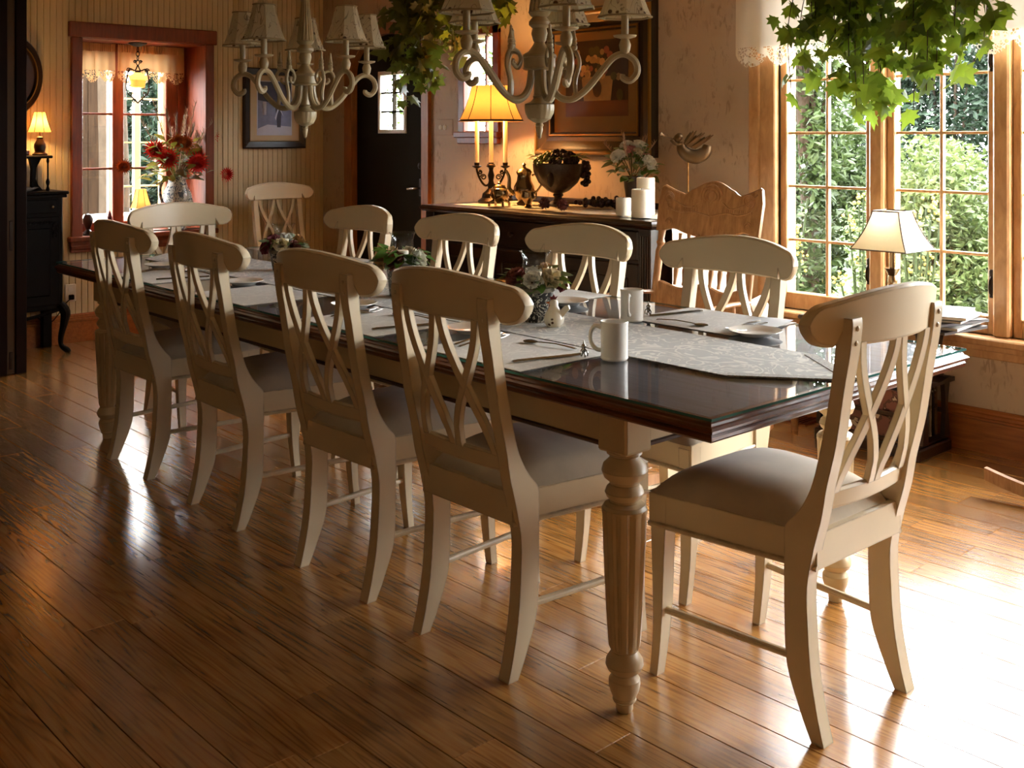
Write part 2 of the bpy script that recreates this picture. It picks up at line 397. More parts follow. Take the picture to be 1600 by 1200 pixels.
# ---- main window wall: six casements side by side
GW, GP = .425, .567
def make_window(idx):
    w = thing('window_%d' % idx, 'divided light pine casement window %s' % ['nearest the oak rocking chair', 'behind the cream table lamp', 'cut by the right edge of the picture', '', '', ''][idx-1] if idx < 4 else 'pine casement window further along the same wall', None, (4.66, 2.8225-GP*(idx-1), 0), kind='structure')
    return w
def fill_window(w):
    h = GW/2
    for sy in (-1, 1):
        MB().box(-.03, .03, sy*h-(0 if sy > 0 else .036), sy*h+(.036 if sy > 0 else 0), .50, 2.2, .004).obj('stile', m_honey, w, False)
    MB().box(-.03, .03, -h, h, .50, .58, .004).obj('rail', m_honey, w, False); MB().box(-.03, .03, -h, h, 2.14, 2.2, .004).obj('rail', m_honey, w, False)
    zs = [.58, .837, 1.10, 1.361, 1.62, 1.88, 2.14]
    MB().box(-.014, .014, -.0075, .0075, .58, 2.14, .003).obj('muntin', m_honey, w, False)
    me = MB().box(-.013, .013, -h, h, -.0065, .0065, .003).mesh('muntin', m_honey, False)
    for z in zs[1:-1]: link('muntin', me, w, (0, 0, z))
    pm = MB().add([(0, -.102, -.128), (0, .102, -.128), (0, .102, .128), (0, -.102, .128)], [(0, 1, 2, 3)]).mesh('pane', m_glass, False)
    for k in range(6):
        for sy in (-1, 1): link('pane', pm, w, (.002, sy*h/2, (zs[k]+zs[k+1])/2))
    hd = MB().box(-.045, -.03, -h-.03, -h-.012, .66, .78, .003).obj('handle_plate', m_darkmetal, w, False)
    MB().tube(cr([(-.04, -h-.02, .75), (-.06, -h-.022, .73), (-.062, -h-.022, .69), (-.045, -h-.021, .675)], 5), .005, 8).obj('lever', m_darkmetal, hd)
    hd2 = MB().box(-.045, -.03, -h-.03, -h-.012, 1.62, 1.74, .003).obj('handle_plate', m_darkmetal, w, False)
    MB().tube(cr([(-.04, -h-.02, 1.71), (-.06, -h-.022, 1.69), (-.062, -h-.022, 1.65), (-.045, -h-.021, 1.635)], 5), .005, 8).obj('lever', m_darkmetal, hd2)
w1 = make_window(1); fill_window(w1)
for i in range(2, 7):
    w = make_window(i)
    for ch in list(w1.children):
        c = ch.copy(); COL.objects.link(c); c.parent = w
        for g in ch.children:
            d = g.copy(); COL.objects.link(d); d.parent = c
tn = 1
for i in range(5):      # posts between the casements
    yc = 2.8225 - GP*(i+.5)
    tag(MB().box(4.59, 4.72, yc-.034, yc+.034, .50, 2.22, .008).obj('trim_%d' % tn, m_honey, None, False), kind='structure'); tn += 1
def trim(mb, label=None, m=None):
    global tn
    o = mb.obj('trim_%d' % tn, m or m_honey, None, False); tn += 1
    return tag(o, label, kind='structure')
trim(MB().box(4.585, 4.64, 3.075, 3.225, .495, 2.32, .006).box(4.575, 4.64, 3.16, 3.225, .495, 2.32, .006))
trim(MB().box(4.585, 4.64, WY0-.13, WY0, .495, 2.32, .006)); trim(MB().box(4.58, 4.64, WY0-.13, 3.225, 2.22, 2.34, .006))
trim(MB().box(4.53, 4.68, WY0-.17, 3.27, .468, .50, .006), 'pine window sill running under all the casements')
trim(MB().box(4.585, 4.62, WY0-.14, 3.24, .405, .468, .004).box(4.57, 4.62, WY0-.14, 3.24, .44, .468, .004))
for i in range(6):
    yc = 2.8225-GP*i; portal('daylight_portal', yc-.24, yc+.24, .55, 2.18)

# ---- small window by the buffet lamp
w = thing('window_7', 'small square window with brown casing behind the buffet lamp', None, (XA, 5.33, 0), kind='structure')
for y0, y1, z0, z1 in ((-.20, -.14, 1.36, 2.06), (.14, .20, 1.36, 2.06), (-.20, .20, 2.0, 2.07)): MB().box(-.022, .02, y0, y1, z0, z1, .004).obj('casing', m_redwood, w, False)
MB().box(-.05, .02, -.215, .215, 1.335, 1.375, .006).box(-.03, .02, -.20, .20, 1.295, 1.34, .006).obj('window_sill', m_redwood, w, False)
pm = MB().add([(.06, -.15, 1.38), (.06, .15, 1.38), (.06, .15, 2.0), (.06, -.15, 2.0)], [(0, 1, 2, 3)]).obj('pane', m_glass, w, False)
MB().box(.05, .07, -.008, .008, 1.38, 2.0).obj('muntin', m_redwood, w, False)

# ---- arched door
d = thing('door_1', 'dark arched door with a small six pane window', None, (XA, 0, 0), kind='structure')
wy0, wy1, wz0, wz1 = 6.173, 6.465, 1.386, 1.794
db = MB(); ys = [DY0+(DY1-DY0)*i/40 for i in range(41)] + [wy0, wy1]; ys.sort()
for a, b in zip(ys[:-1], ys[1:]):
    mid = (a+b)/2
    spans = [(0, 0, arch(a), arch(b))] if not wy0 < mid < wy1 else [(0, 0, wz0, wz0), (wz1, wz1, arch(a), arch(b))]
    for l0, l1, h0, h1 in spans:
        db.add([(.03, a, l0), (.03, b, l1), (.03, b, h1), (.03, a, h0), (.075, a, l0), (.075, b, l1), (.075, b, h1), (.075, a, h0)],
               [(0, 1, 2, 3), (4, 7, 6, 5), (3, 2, 6, 7), (0, 4, 5, 1)])
db.obj('door_panel', m_door, d, False)
for y0, y1, z0, z1 in ((wy0-.02, wy0+.008, wz0-.02, wz1+.02), (wy1-.008, wy1+.02, wz0-.02, wz1+.02), (wy0, wy1, wz0-.02, wz0+.008), (wy0, wy1, wz1-.008, wz1+.02)):
    MB().box(.018, .08, y0, y1, z0, z1, .003).obj('glazing_bead', m_white, d, False)
for k in (1, 2): MB().box(.03, .06, wy0, wy1, wz0+(wz1-wz0)*k/3-.006, wz0+(wz1-wz0)*k/3+.006).obj('muntin', m_door, d, False)
MB().box(.03, .06, (wy0+wy1)/2-.006, (wy0+wy1)/2+.006, wz0, wz1).obj('muntin', m_door, d, False)
pm = MB().add([(.045, 0, 0), (.045, .146, 0), (.045, .146, .136), (.045, 0, .136)], [(0, 1, 2, 3)]).mesh('pane', m_glass, False)
for i in range(2):
    for k in range(3): link('pane', pm, d, (0, wy0+.146*i, wz0+.136*k))
hp = MB().box(.018, .03, 5.965, 6.0, .93, 1.05, .004).obj('handle_plate', m_darkmetal, d, False)
MB().tube(cr([(.025, 5.982, .985), (-.03, 5.982, .985), (-.035, 6.0, .985), (-.035, 6.06, .98)], 5), .009, 8).obj('lever', m_silver, hp)
MB().lathe([(.02, 0), (.024, .006), (.012, .014), (0.001, .016)], 14).xf(Matrix.Translation((.02, 5.982, 1.14)) @ Matrix.Rotation(-pi/2, 4, 'Y')).obj('deadbolt', m_darkmetal, d)
MB().box(-.01, .005, 6.775, 6.785, .3, .4).box(-.01, .005, 6.775, 6.785, 1.55, 1.65).obj('hinge', m_darkmetal, d, False)
cs = MB(); N_ = 40
def casepts(off, arc=True):
    y0, y1 = DY0-off, DY1+off; pts = [(y0, 0)]
    for i in range(N_+1):
        t = pi - pi*i/N_; pts.append(((y0+y1)/2+(y1-y0)/2*cos(t), DSP+(DRISE+off)*sin(t)))
    pts.append((y1, 0)); return pts
ci, co = casepts(-.012), casepts(.072)
rg = []
for (a, b), (c, e) in zip(ci, co): rg.append([(-.022, a, b), (-.03, c, e), (0, c, e), (.03, a, b)])
cs.rings(rg).obj('casing', m_arch, d, ang=60)

# ---- deep window opening in the beadboard wall
w = thing('window_8', 'deep red brown framed window opening in the beadboard wall', None, (0, YB, 0), kind='structure')
X0, X1, Z0, Z1, DP = 2.756, 3.634, .69, 1.995, .36
MB().box(X0-.068, X0+.004, -.025, .01, .62, Z1, .005).obj('casing', m_redwood, w, False); MB().box(X1-.004, X1+.062, -.025, .01, .62, Z1, .005).obj('casing', m_redwood, w, False)
MB().box(X0-.085, X1+.08, -.035, .01, Z1, Z1+.10, .005).obj('head_casing', m_redwood, w, False)
MB().box(X0-.09, X1+.085, -.05, .12, .655, .69, .006).obj('window_sill', m_redwood, w, False)
MB().box(X0-.075, X1+.07, -.028, .0, .585, .655, .004).box(X0-.075, X1+.07, -.036, .0, .605, .63, .004).obj('apron', m_redwood, w, False)
MB().box(X0-.03, X0+.004, -.001, DP, .69, Z1).obj('reveal', m_redwood, w, False); MB().box(X1-.005, X1+.03, -.001, DP, .69, Z1).obj('reveal', m_redwood, w, False)
MB().box(X0-.03, X1+.03, -.001, DP, Z1-.004, Z1+.03).obj('reveal', m_redwood, w, False); MB().box(X0-.03, X1+.03, .1, DP, .66, .6895).obj('reveal', m_redwood, w, False)
yy = DP-.06
for a, b in ((X0, X0+.03), (3.085, 3.165), (3.475, 3.56), (3.56, X1)): MB().box(a, b, yy-.02, yy+.03, .69, Z1, .004).obj('stile', m_redwood, w, False)
for a, b in ((X0+.03, 3.085), (3.165, 3.475)):
    for k, z in enumerate((.72, 1.12, 1.50, 1.96)): MB().box(a, b, yy-.01, yy+.02, z-(.03 if k in (0, 3) else .008), z+(.03 if k in (0, 3) else .008), .003).obj('muntin', m_redwood, w, False)
    for z0, z1 in ((.72, 1.12), (1.12, 1.5), (1.5, 1.96)): MB().add([(a, yy+.005, z0), (b, yy+.005, z0), (b, yy+.005, z1), (a, yy+.005, z1)], [(0, 1, 2, 3)]).obj('pane', m_glass, w, False)
m_creamsash = plain('cream_sash', srgb(214, 196, 150), .5)
for a, b in ((3.17, 3.205), (3.36, 3.41), (3.56, 3.6)): MB().box(a, b, .56, .60, .66, 2.02, .004).obj('outer_sash', m_creamsash, w, False)
for z in (.68, .98, 1.30, 1.62, 1.96): MB().box(3.17, 3.6, .57, .59, z-.006, z+.006).obj('outer_sash', m_creamsash, w, False)
# closing the space around the box window
tag(MB().box(X0-.09, X0-.03, YB+.12, YB+DP, .6, 2.1).box(X1+.03, X1+.09, YB+.12, YB+DP, .6, 2.1).box(X0-.09, X1+.09, YB+.12, YB+DP, 2.03, 2.1).box(X0-.09, X1+.09, YB+.12, YB+DP, .58, .66).obj('trim_%d' % tn, m_redwood, None, False), kind='structure'); tn += 1

# ---- dark jamb with the edge of a pocket door, far left
j = thing('door_2', 'dark doorway jamb with the tan edge of a pocket door, far left', None, (0, 6.42, 0), kind='structure')
MB().box(2.10, 2.16, 0, .13, 0, CEIL, .004).obj('jamb', m_jamb, j, False); MB().box(1.90, 2.055, 0, .13, 0, CEIL, .004).obj('jamb', m_jamb, j, False)
de = MB().box(2.057, 2.098, .012, .12, .005, CEIL).obj('door_edge', m_strip, j, False)
MB().box(2.068, 2.086, .006, .014, .70, .87, .002).obj('lock_plate', m_darkmetal, de, False); MB().box(2.068, 2.086, .006, .014, .03, .13, .002).obj('lock_plate', m_darkmetal, de, False)
tag(MB().box(XL, 1.9, 6.44, 6.54, 0, CEIL).obj('wall_partition', m_jamb, None, False), kind='structure')

# ------------------------------------------------------------------ garden outside
m_grass = plain('grass', srgb(48, 62, 28), .9, var=.3, spec=.05)
tag(MB().box(4.9, 26, -14, 22, -.5, -.3).box(-6, 4.9, 7.6, 22, -.5, -.3).obj('garden_ground', m_grass, None, False), kind='structure')
m_l1 = gardenleaf('garden_leaf_mid', srgb(22, 33, 12), srgb(58, 72, 36)); m_l2 = gardenleaf('garden_leaf_dark', srgb(14, 24, 16), srgb(40, 56, 40))
m_l3 = gardenleaf('garden_leaf_bright', srgb(42, 58, 22), srgb(88, 98, 58)); m_bark = plain('bark', srgb(52, 44, 36), .9, spec=.05, var=.5, vs=14, bump=.8, bs=30)
m_yel = plain('goldenrod', srgb(150, 124, 50), .7)
def shrub(name, label, c, rad, n, size, mat, group, seed, trunk=False):
    r = random.Random(seed); o = thing(name, label, 'shrub', (c[0], c[1], -.3), 0, group)
    mb = MB(); H = rad[2]*2
    lumps = [(Vector((r.uniform(-.6, .6)*rad[0], r.uniform(-.6, .6)*rad[1], H*r.uniform(.12, .88))), r.uniform(.3, .6)) for _ in range(22)]
    for i in range(n):
        p, k = r.choice(lumps); d = Vector((r.gauss(0, 1), r.gauss(0, 1), r.gauss(0, 1))).normalized() * (r.random()**.4)
        q = p + Vector((d.x*rad[0]*k, d.y*rad[1]*k, d.z*rad[2]*k*.8))
        if q.z < .02: q.z = r.uniform(.02, .4)
        q.x = max(-rad[0]+size, min(rad[0]-size, q.x)); q.y = max(-rad[1]+size, min(rad[1]-size, q.y))
        t = Vector((r.gauss(0, 1), r.gauss(0, 1), r.gauss(0, .7))).normalized(); b = t.orthogonal().normalized()
        b = (Matrix.Rotation(r.uniform(0, 6.28), 3, t) @ b); s = size*r.uniform(.5, 1.0)
        nn = t.cross(b)*s*.12
        n0 = len(mb.v); mb.v += [tuple(q-t*s), tuple(q+b*s*.42+nn), tuple(q+t*s), tuple(q-b*s*.42+nn)]; mb.f.append((n0, n0+1, n0+2, n0+3))
    me = bpy.data.meshes.new('foliage'); me.from_pydata(mb.v, [], mb.f); me.materials.append(mat)
    tag(link('foliage', me, o), kind='stuff')
    if trunk: MB().tube(cr([(0, 0, 0), (.03, .02, 1.0), (-.02, .03, 2.0), (.03, 0, 3.2)], 6), .055, 10).obj('trunk', m_bark, o)
    for i in range(6 if not trunk else 14):
        a = r.uniform(0, 6.28); p, k = r.choice(lumps)
        MB().tube(cr([(.04*cos(a), .04*sin(a), .0 if not trunk else p.z*.7), (p.x*.4, p.y*.4, p.z*.8), tuple(p)], 4), [.018, .017, .016, .015, .014, .012, .010, .008, .006], 6).obj('stem', m_bark, o)
    return o
G = 'hedge shrubs beyond the lawn'
shrub('shrub', 'tall mid green hedge bush left of the view through the left casement', (9.3, 6.55), (1.1, 1.04, 1.65), 13000, .06, m_l1, G, 1)
shrub('shrub', 'tall dark blue green hedge bush behind both casements', (9.3, 4.45), (1.1, 1.04, 1.65), 16000, .055, m_l2, G, 3)
shrub('shrub', 'tall mid green hedge bush at the right of the garden view', (9.3, 2.35), (1.1, 1.04, 1.55), 14000, .06, m_l1, G, 6)
shrub('shrub', 'added low hedge bush out of view, kept low to let in more light', (9.3, .3), (1.0, 1.0, .8), 6000, .06, m_l1, G, 7)  # unseen bush, kept low so more daylight enters from this end
shrub('shrub', 'tall hedge bush seen through the panes of the arched door', (8.2, 9.6), (1.1, 1.2, 1.5), 9000, .06, m_l3, G, 8)
shrub('shrub', 'pale sunlit bush in the lower half of the right casement', (7.4, 3.62), (.75, .62, .8), 14000, .045, m_l3, G, 4)
shrub('shrub', 'pale low bush at the lower right corner of the right casement', (7.1, 2.5), (.7, .48, .62), 9000, .045, m_l3, G, 5)
shrub('shrub', 'mid green bush in the middle of the left casement', (7.6, 4.95), (.7, .68, .95), 12000, .05, m_l1, G, 2)
shrub('climbing_shrub', 'leafy vine climbing a bare trunk just outside the left casement', (6.35, 3.98), (.32, .30, 1.5), 3600, .05, m_l1, None, 10, True)
for k, (gx, gy, lab) in enumerate(((5.8, 3.80, 'left'), (5.95, 3.38, 'middle'), (5.8, 2.95, 'right'))):
    o = thing('goldenrod_plant', 'yellow flowering plant low outside the left casement, %s of three' % lab, 'plant', (gx, gy, -.3), 0, 'goldenrod under the window')
    st = MB(); fl = MB(); lf = MB()
    for i in range(18):
        a = R.uniform(0, 6.28); L = R.uniform(.02, .13); hh = R.uniform(.75, 1.3)
        top = (L*cos(a), L*sin(a), hh); st.tube(cr([(0.02*cos(a), .02*sin(a), 0), (L*.5*cos(a), L*.5*sin(a), hh*.55), top], 4), .006, 5)
        for q in range(30):
            t = R.random(); p = Vector((L*t*cos(a), L*t*sin(a), hh*t)); dd = Vector((R.gauss(0, 1), R.gauss(0, 1), R.gauss(0, .5))).normalized()
            b = dd.orthogonal().normalized(); s = R.uniform(.02, .035); n0 = len(lf.v); e = p+dd*s*2
            lf.v += [tuple(p), tuple(p+dd*s+b*s*.35), tuple(e), tuple(p+dd*s-b*s*.35)]; lf.f.append((n0, n0+1, n0+2, n0+3))
        if i % 3 == 0:
            for q in range(14): fl.ball((top[0]+R.gauss(0, .025), top[1]+R.gauss(0, .025), top[2]+R.gauss(0, .04)), R.uniform(.007, .013), 5, 3)
    tag(st.obj('stem', m_l1, o), kind='stuff'); tag(lf.obj('foliage', m_l3, o, False), kind='stuff'); tag(fl.obj('blossom', m_yel, o, False), kind='stuff')
tr = thing('tree_trunk', 'mottled tree trunk outside the box window', 'tree', (3.56, 8.6, -.3))  # mottling is random tone in the bark colour
MB().tube(cr([(0, 0, 0), (.01, 0, 1.2), (-.01, .01, 2.4), (.02, 0, 4.2)], 6), [.13-.002*i for i in range(19)], 14).obj('trunk', m_bark, tr)
shrub('shrub', 'added dark evergreen hiding bright sky in the right half of the box window', (5.35, 11.0), (.9, .9, 1.7), 9000, .08, m_l2, 'evergreens behind the house', 12)  # evergreen added to cover the bright sky behind the panes
m_shed = wood('shed_board', srgb(24, 17, 12), srgb(40, 29, 20), .8, (20, 20, 1.5), spec=.02)
sd = thing('added_shed', 'added dark brown shed behind the mottled trunk, darkening the left panes', 'shed', (1.8, 9.6, -.3))  # added shed; its dark boards stand in for the room reflected in the panes
shm = MB().box(-.0735, .0735, 0, .02, 0, 2.9, .004).mesh('board', m_shed, False)
for k in range(15): link('board', shm, sd, (.075+.15*k, 0, 0))
MB().box(0, 2.25, .02, 1.0, 0, 2.9).obj('wall', m_shed, sd, False)
MB().prism([(-.2, 2.9), (2.45, 2.9), (1.12, 3.7)], lambda a, b, t: (a, t, b), -.25, 1.2).obj('roof', m_side, sd, False)
tag(MB().box(3.2, 3.75, 7.95, 8.15, -.3, .72, .01).box(3.15, 3.8, 7.92, 8.18, .72, .76, .01).obj('garden_pier', m_white), 'white capped garden pier outside the box window', 'pier')
# ------------------------------------------------------------------ table frame of reference
TAX, TAY, TTH = 1.81026, 1.36455, -.01224
def T(u, v, z=0): return (TAX+u*cos(TTH)-v*sin(TTH), TAY+u*sin(TTH)+v*cos(TTH), z)
TW, TL = 1.12, 3.77
ZT = .7655                                                  # top of the glass

tb = thing('dining_table', 'long cream dining table with dark stained glass covered top and turned fluted legs', 'table', T(0, 0), TTH)
def rect_sweep(mb, prof, u0, u1, v0, v1):
    rings = []
    for off, z in prof: rings.append([(u0-off, v0-off, z), (u1+off, v0-off, z), (u1+off, v1+off, z), (u0-off, v1+off, z)])
    return mb.rings(rings)
rect_sweep(MB(), [(-.02, .712), (-.008, .713), (-.003, .718), (-.001, .726), (-.004, .731), (.004, .735), (.006, .741), (.001, .746), (-.004, .748), (-.006, .753), (-.011, .7555), (-.012, .7585), (-.05, .7586)], 0, TW, 0, TL).obj('tabletop_edge', m_edge, tb, False)
MB().box(.03, TW-.03, .03, TL-.03, .735, .7590).obj('tabletop', m_top, tb, False)
m_glassedge = plain('glass_edge_green', srgb(60, 110, 104), .08, var=.05)
MB().add([(0, 0, .7655), (TW, 0, .7655), (TW, TL, .7655), (0, TL, .7655)], [(0, 1, 2, 3)]).obj('glass_sheet', m_glass_top, tb, False)
ge = MB()
for a, b in (((0, 0), (TW, 0)), ((TW, 0), (TW, TL)), ((TW, TL), (0, TL)), ((0, TL), (0, 0))):
    ge.add([(*a, .7595), (*b, .7595), (*b, .7654), (*a, .7654)], [(0, 1, 2, 3)])
ge.obj('glass_edge', m_glassedge, tb, False)
ia, ib = .107, .337
m_bead_brown = plain('glazed_bead', srgb(70, 42, 18), .4)
for (a0, a1, b0, b1) in ((ia-.03, ia-.008, ib, TL-ib), (TW-ia+.008, TW-ia+.03, ib, TL-ib), (ia, TW-ia, ib-.03, ib-.008), (ia, TW-ia, TL-ib+.008, TL-ib+.03)):
    ap = MB().box(a0, a1, b0, b1, .625, .715, .003).obj('apron', m_cream_t, tb, False)
    MB().box(a0-.006, a1+.006, b0-.006, b1+.006, .617, .628, .003).obj('apron_bead', m_bead_brown, ap, False)
lp = [(.04, .612), (.042, .604), (.034, .598), (.036, .592), (.050, .578), (.054, .564), (.048, .548), (.036, .538), (.034, .532), (.042, .524), (.046, .513), (.042, .503), (.035, .496), (.034, .490), (.048, .484), (.0535, .476)]
flute = [(.0535, .468), (.052, .46), (.0505, .40), (.047, .32), (.043, .24), (.0385, .17), (.037, .155)]
lq = [(.034, .148), (.030, .142), (.034, .136), (.043, .122), (.0445, .110), (.039, .098), (.029, .090), (.030, .086), (.0365, .076), (.037, .064), (.034, .050), (.027, .034), (.028, .028), (.026, .024), (.0205, .022), (.020, .006), (.018, .0)]
n1, n2 = len(lp), len(flute)
def fm(k, a):
    if k < n1 or k >= n1+n2: return 1
    t = abs(((a*9/(2*pi)) % 1)-.5)*2                      # ribs with round valleys
    return 1 - .17*max(0, 1-(1-t)*2.2)**.7 if 1-(1-t)*2.2 > 0 else 1
legm = MB().lathe(lp+flute+lq, 80, mod=fm).box(-.046, .046, -.046, .046, .61, .713, .006).mesh('leg', m_cream_t, True, 30)
for a in (ia, TW-ia):
    for b in (ib, TL-ib): link('leg', legm, tb, (a, b, 0))

# ------------------------------------------------------------------ dining chairs
PROF = [(0, -.016, .016), (.06, .0, .045), (.15, .017, .079), (.25, .025, .086), (.34, .027, .087), (.42, .012, .087), (.462, .001, .085), (.495, -.008, .058), (.53, -.015, .034), (.58, -.024, .012), (.67, -.046, -.010), (.80, -.067, -.034), (.87, -.080, -.043), (.93, -.087, -.050), (.952, -.086, -.056)]
def prof_at(z):
    for a, b in zip(PROF[:-1], PROF[1:]):
        if a[0] <= z <= b[0]:
            t = (z-a[0])/(b[0]-a[0]); return a[1]+(b[1]-a[1])*t, a[2]+(b[2]-a[2])*t
    return PROF[-1][1:]
HX = .178
def bow(x): return -.026*(1-(x/HX)**2)
def strip_x(xs, top, bot, yf, th):
    """solid made of vertical columns: top/bottom as functions of x, y from yf(x,z) with thickness th"""
    rings = []
    for x in xs:
        zt, zb = top(x), bot(x); zm = (zt+zb)/2; h = (zt-zb)/2; c = min(.006, h*.5)
        rings.append([(x, yf(x, zb+c), zb+c), (x, yf(x, zt-c), zt-c), (x, yf(x, zt)+c, zt), (x, yf(x, zt)+th-c, zt), (x, yf(x, zt-c)+th, zt-c), (x, yf(x, zb+c)+th, zb+c), (x, yf(x, zb)+th-c, zb), (x, yf(x, zb)+c, zb)])
    return MB().rings(rings)
def make_chair(label, group):
    t = thing('dining_chair', label, 'chair', (0, 0, 0), 0, group)
    pp = cr(PROF, 4); rings = []
    for z, b, f in pp: rings.append([(-.019, b, z), (.019, b, z), (.019, f, z), (-.019, f, z)])
    lm = MB().rings(rings).mesh('rear_leg', m_cream, True, 40)
    for sx in (-1, 1):
        o = link('rear_leg', lm, t, (sx*HX, 0, 0))
        for z in (.915, .945-.02-.03*0+.0):
            pass
        for z in (.898, .930):
            pb = prof_at(z)[0]
            MB().lathe([(.006, 0), (.006, .003), (.003, .005), (.0005, .0055)], 10).xf(Matrix.Translation((0, pb+.001, z)) @ Matrix.Rotation(pi/2, 4, 'X')).obj('peg', m_cream, o)
    # crest rail
    W = .272
    def ctop(x):
        a = abs(x)
        if a > .225: return .938+.046*sqrt(max(0, 1-((a-.225)/(W-.225))**2))
        return .984+.028*(1-(a/.225)**2)
    def cbot(x):
        a = abs(x)
        if a > .225: return .938-.050*sqrt(max(0, 1-((a-.225)/(W-.225))**2))
        if a > .210: return .888
        if a > .194: return .888+.032*(1-(a-.194)/.016) if a < .2099 else .888
        return .888
    xs = []
    for a in [0, .03, .06, .09, .12, .15, .175, .19, .1939, .1941, .198, .202, .206, .2099, .215, .225, .235, .245, .253, .26, .266, .27, .272]: xs += [a, -a] if a else [0]
    xs.sort()
    yf = lambda x, z: -.070 + .030*((x/HX)**2-1) - (z-.93)*.10
    strip_x(xs, ctop, cbot, yf, .030).obj('crest_rail', m_cream, t, True, 30)
    # crossing slats
    zt, zb = .895, .548
    def slat(x0, x1):
        rings = []
        for k in range(19):
            s = k/18; z = zt+(zb-zt)*s; e = s*s*(3-2*s); e = .12*s+.88*e; x = x0+(x1-x0)*e
            s2 = min(1, s+.02); e2 = .12*s2+.88*(s2*s2*(3-2*s2)); dx = (x1-x0)*(e2-e)/.02/(zb-zt) if s < .98 else 0
            ln = sqrt(1+dx*dx); nx, nz = 1/ln, -dx/ln
            b, f = prof_at(z); yc = (b+f)/2 + bow(x)*(.8 if z > .6 else .7); w = .0115
            rings.append([(x-nx*w, yc-.008, z-nz*w), (x+nx*w, yc-.008, z+nz*w), (x+nx*w, yc+.008, z+nz*w), (x-nx*w, yc+.008, z-nz*w)])
        return MB().rings(rings).mesh('slat', m_cream, True, 40)
    for x0, x1 in ((.140, .013), (.013, .140), (-.140, -.013), (-.013, -.140)): link('slat', slat(x0, x1), t)
    yl = lambda x, z: (prof_at(.53)[0]+prof_at(.53)[1])/2 - .008 + bow(x)*.7 - (z-.53)*.15
    xs2 = [-.165+.33*i/14 for i in range(15)]
    strip_x(xs2, lambda x: .556, lambda x: .508, yl, .018).obj('lower_rail', m_cream, t)
    # seat frame
    ft = [(-.180, .012), (.180, .012), (.238, .455), (-.238, .455)]
    inn = [(-.150, .035), (.150, .035), (.205, .43), (-.205, .43)]
    fr = MB(); z0, z1 = .378, .458
    for i in range(4):
        j = (i+1) % 4; a, b, c, e = ft[i], ft[j], inn[j], inn[i]
        fr.add([(*a, z0), (*b, z0), (*c, z0), (*e, z0), (*a, z1), (*b, z1), (*c, z1), (*e, z1)], [(0, 1, 5, 4), (4, 5, 6, 7), (7, 6, 2, 3), (3, 2, 1, 0)])
    for i in (1, 2, 3):
        j = (i+1) % 4; a, b = Vector((*ft[i], .381)), Vector((*ft[j], .381)); fr.tube([a, b], .0065, 8)
    fr.obj('seat_frame', m_cream, t, False)
    def cush(s, q):
        a, b = 2*s-1, 2*q-1
        hw = .172+(.240-.172)*q; y = .030+.435*q
        k = (1-abs(a)**3.2)*(1-abs(b)**3.2)
        sq = 1-.035*abs(b)**6
        return (a*hw*sq, y, .458+.072*k**.55)
    MB().grid(16, 16, cush).obj('seat_cushion', m_suede, t, True, 80)
    # front legs
    fl = [(.445, .405, .458), (.378, .408, .455), (.30, .413, .452), (.20, .417, .449), (.10, .426, .452), (.0, .440, .464)]
    for sx in (-1, 1):
        rings = []
        for z, b, f in cr(fl, 3):
            w = .020 if z > .2 else .014+.03*z
            xx = sx*.212
            rings.append([(xx-w, b, z), (xx+w, b, z), (xx+w, f, z), (xx-w, f, z)])
        MB().rings(rings).obj('leg', m_cream, t, True, 40)
        MB().tube([(sx*HX, .052, .168), (sx*.212, .425, .168)], .0095, 10).obj('stretcher', m_cream, t)
    return t
GN, GF = 'cream dining chairs along the near side', 'cream dining chairs along the far side'
ch0 = make_chair('cream cross back dining chair nearest the camera on the near long side', GN)
near = [(.804, 'cream cross back dining chair nearest the camera on the near long side'), (1.42, 'second cream dining chair from the right on the near long side'),
        (2.19, 'third cream dining chair from the right on the near long side'), (2.93, 'cream dining chair furthest left, beside the black cabinet')]
for i, (v, lab) in enumerate(near):
    p = T(0, v)
    if i == 0: ch0.location = p; ch0.rotation_euler = (0, 0, TTH-pi/2)
    else: dup(ch0, p, TTH-pi/2+radians([0, 1.2, -.8, .5][i]), lab, GN)
far = [(.828, 'cream dining chair on the far side in front of the oak rocking chair'), (1.52, 'cream dining chair on the far side in front of the pillar candles'),
       (2.248, 'cream dining chair on the far side in front of the left end of the buffet'), (3.0, 'cream dining chair on the far side in front of the dark arched door')]
for v, lab in far: dup(ch0, T(1.125, v), TTH+pi/2, lab, GF)
dup(ch0, T(.510, -.050), TTH+radians(-.5), 'large cream dining chair at the near right end of the table', 'cream dining chairs at the table ends')
dup(ch0, T(.62, TL), TTH+pi, 'cream dining chair at the far head of the table below the red flowers', 'cream dining chairs at the table ends')
dup(ch0, (4.08, 6.89, 0), pi, 'spare cream dining chair against the beadboard wall below the framed print', 'spare chair by the wall')

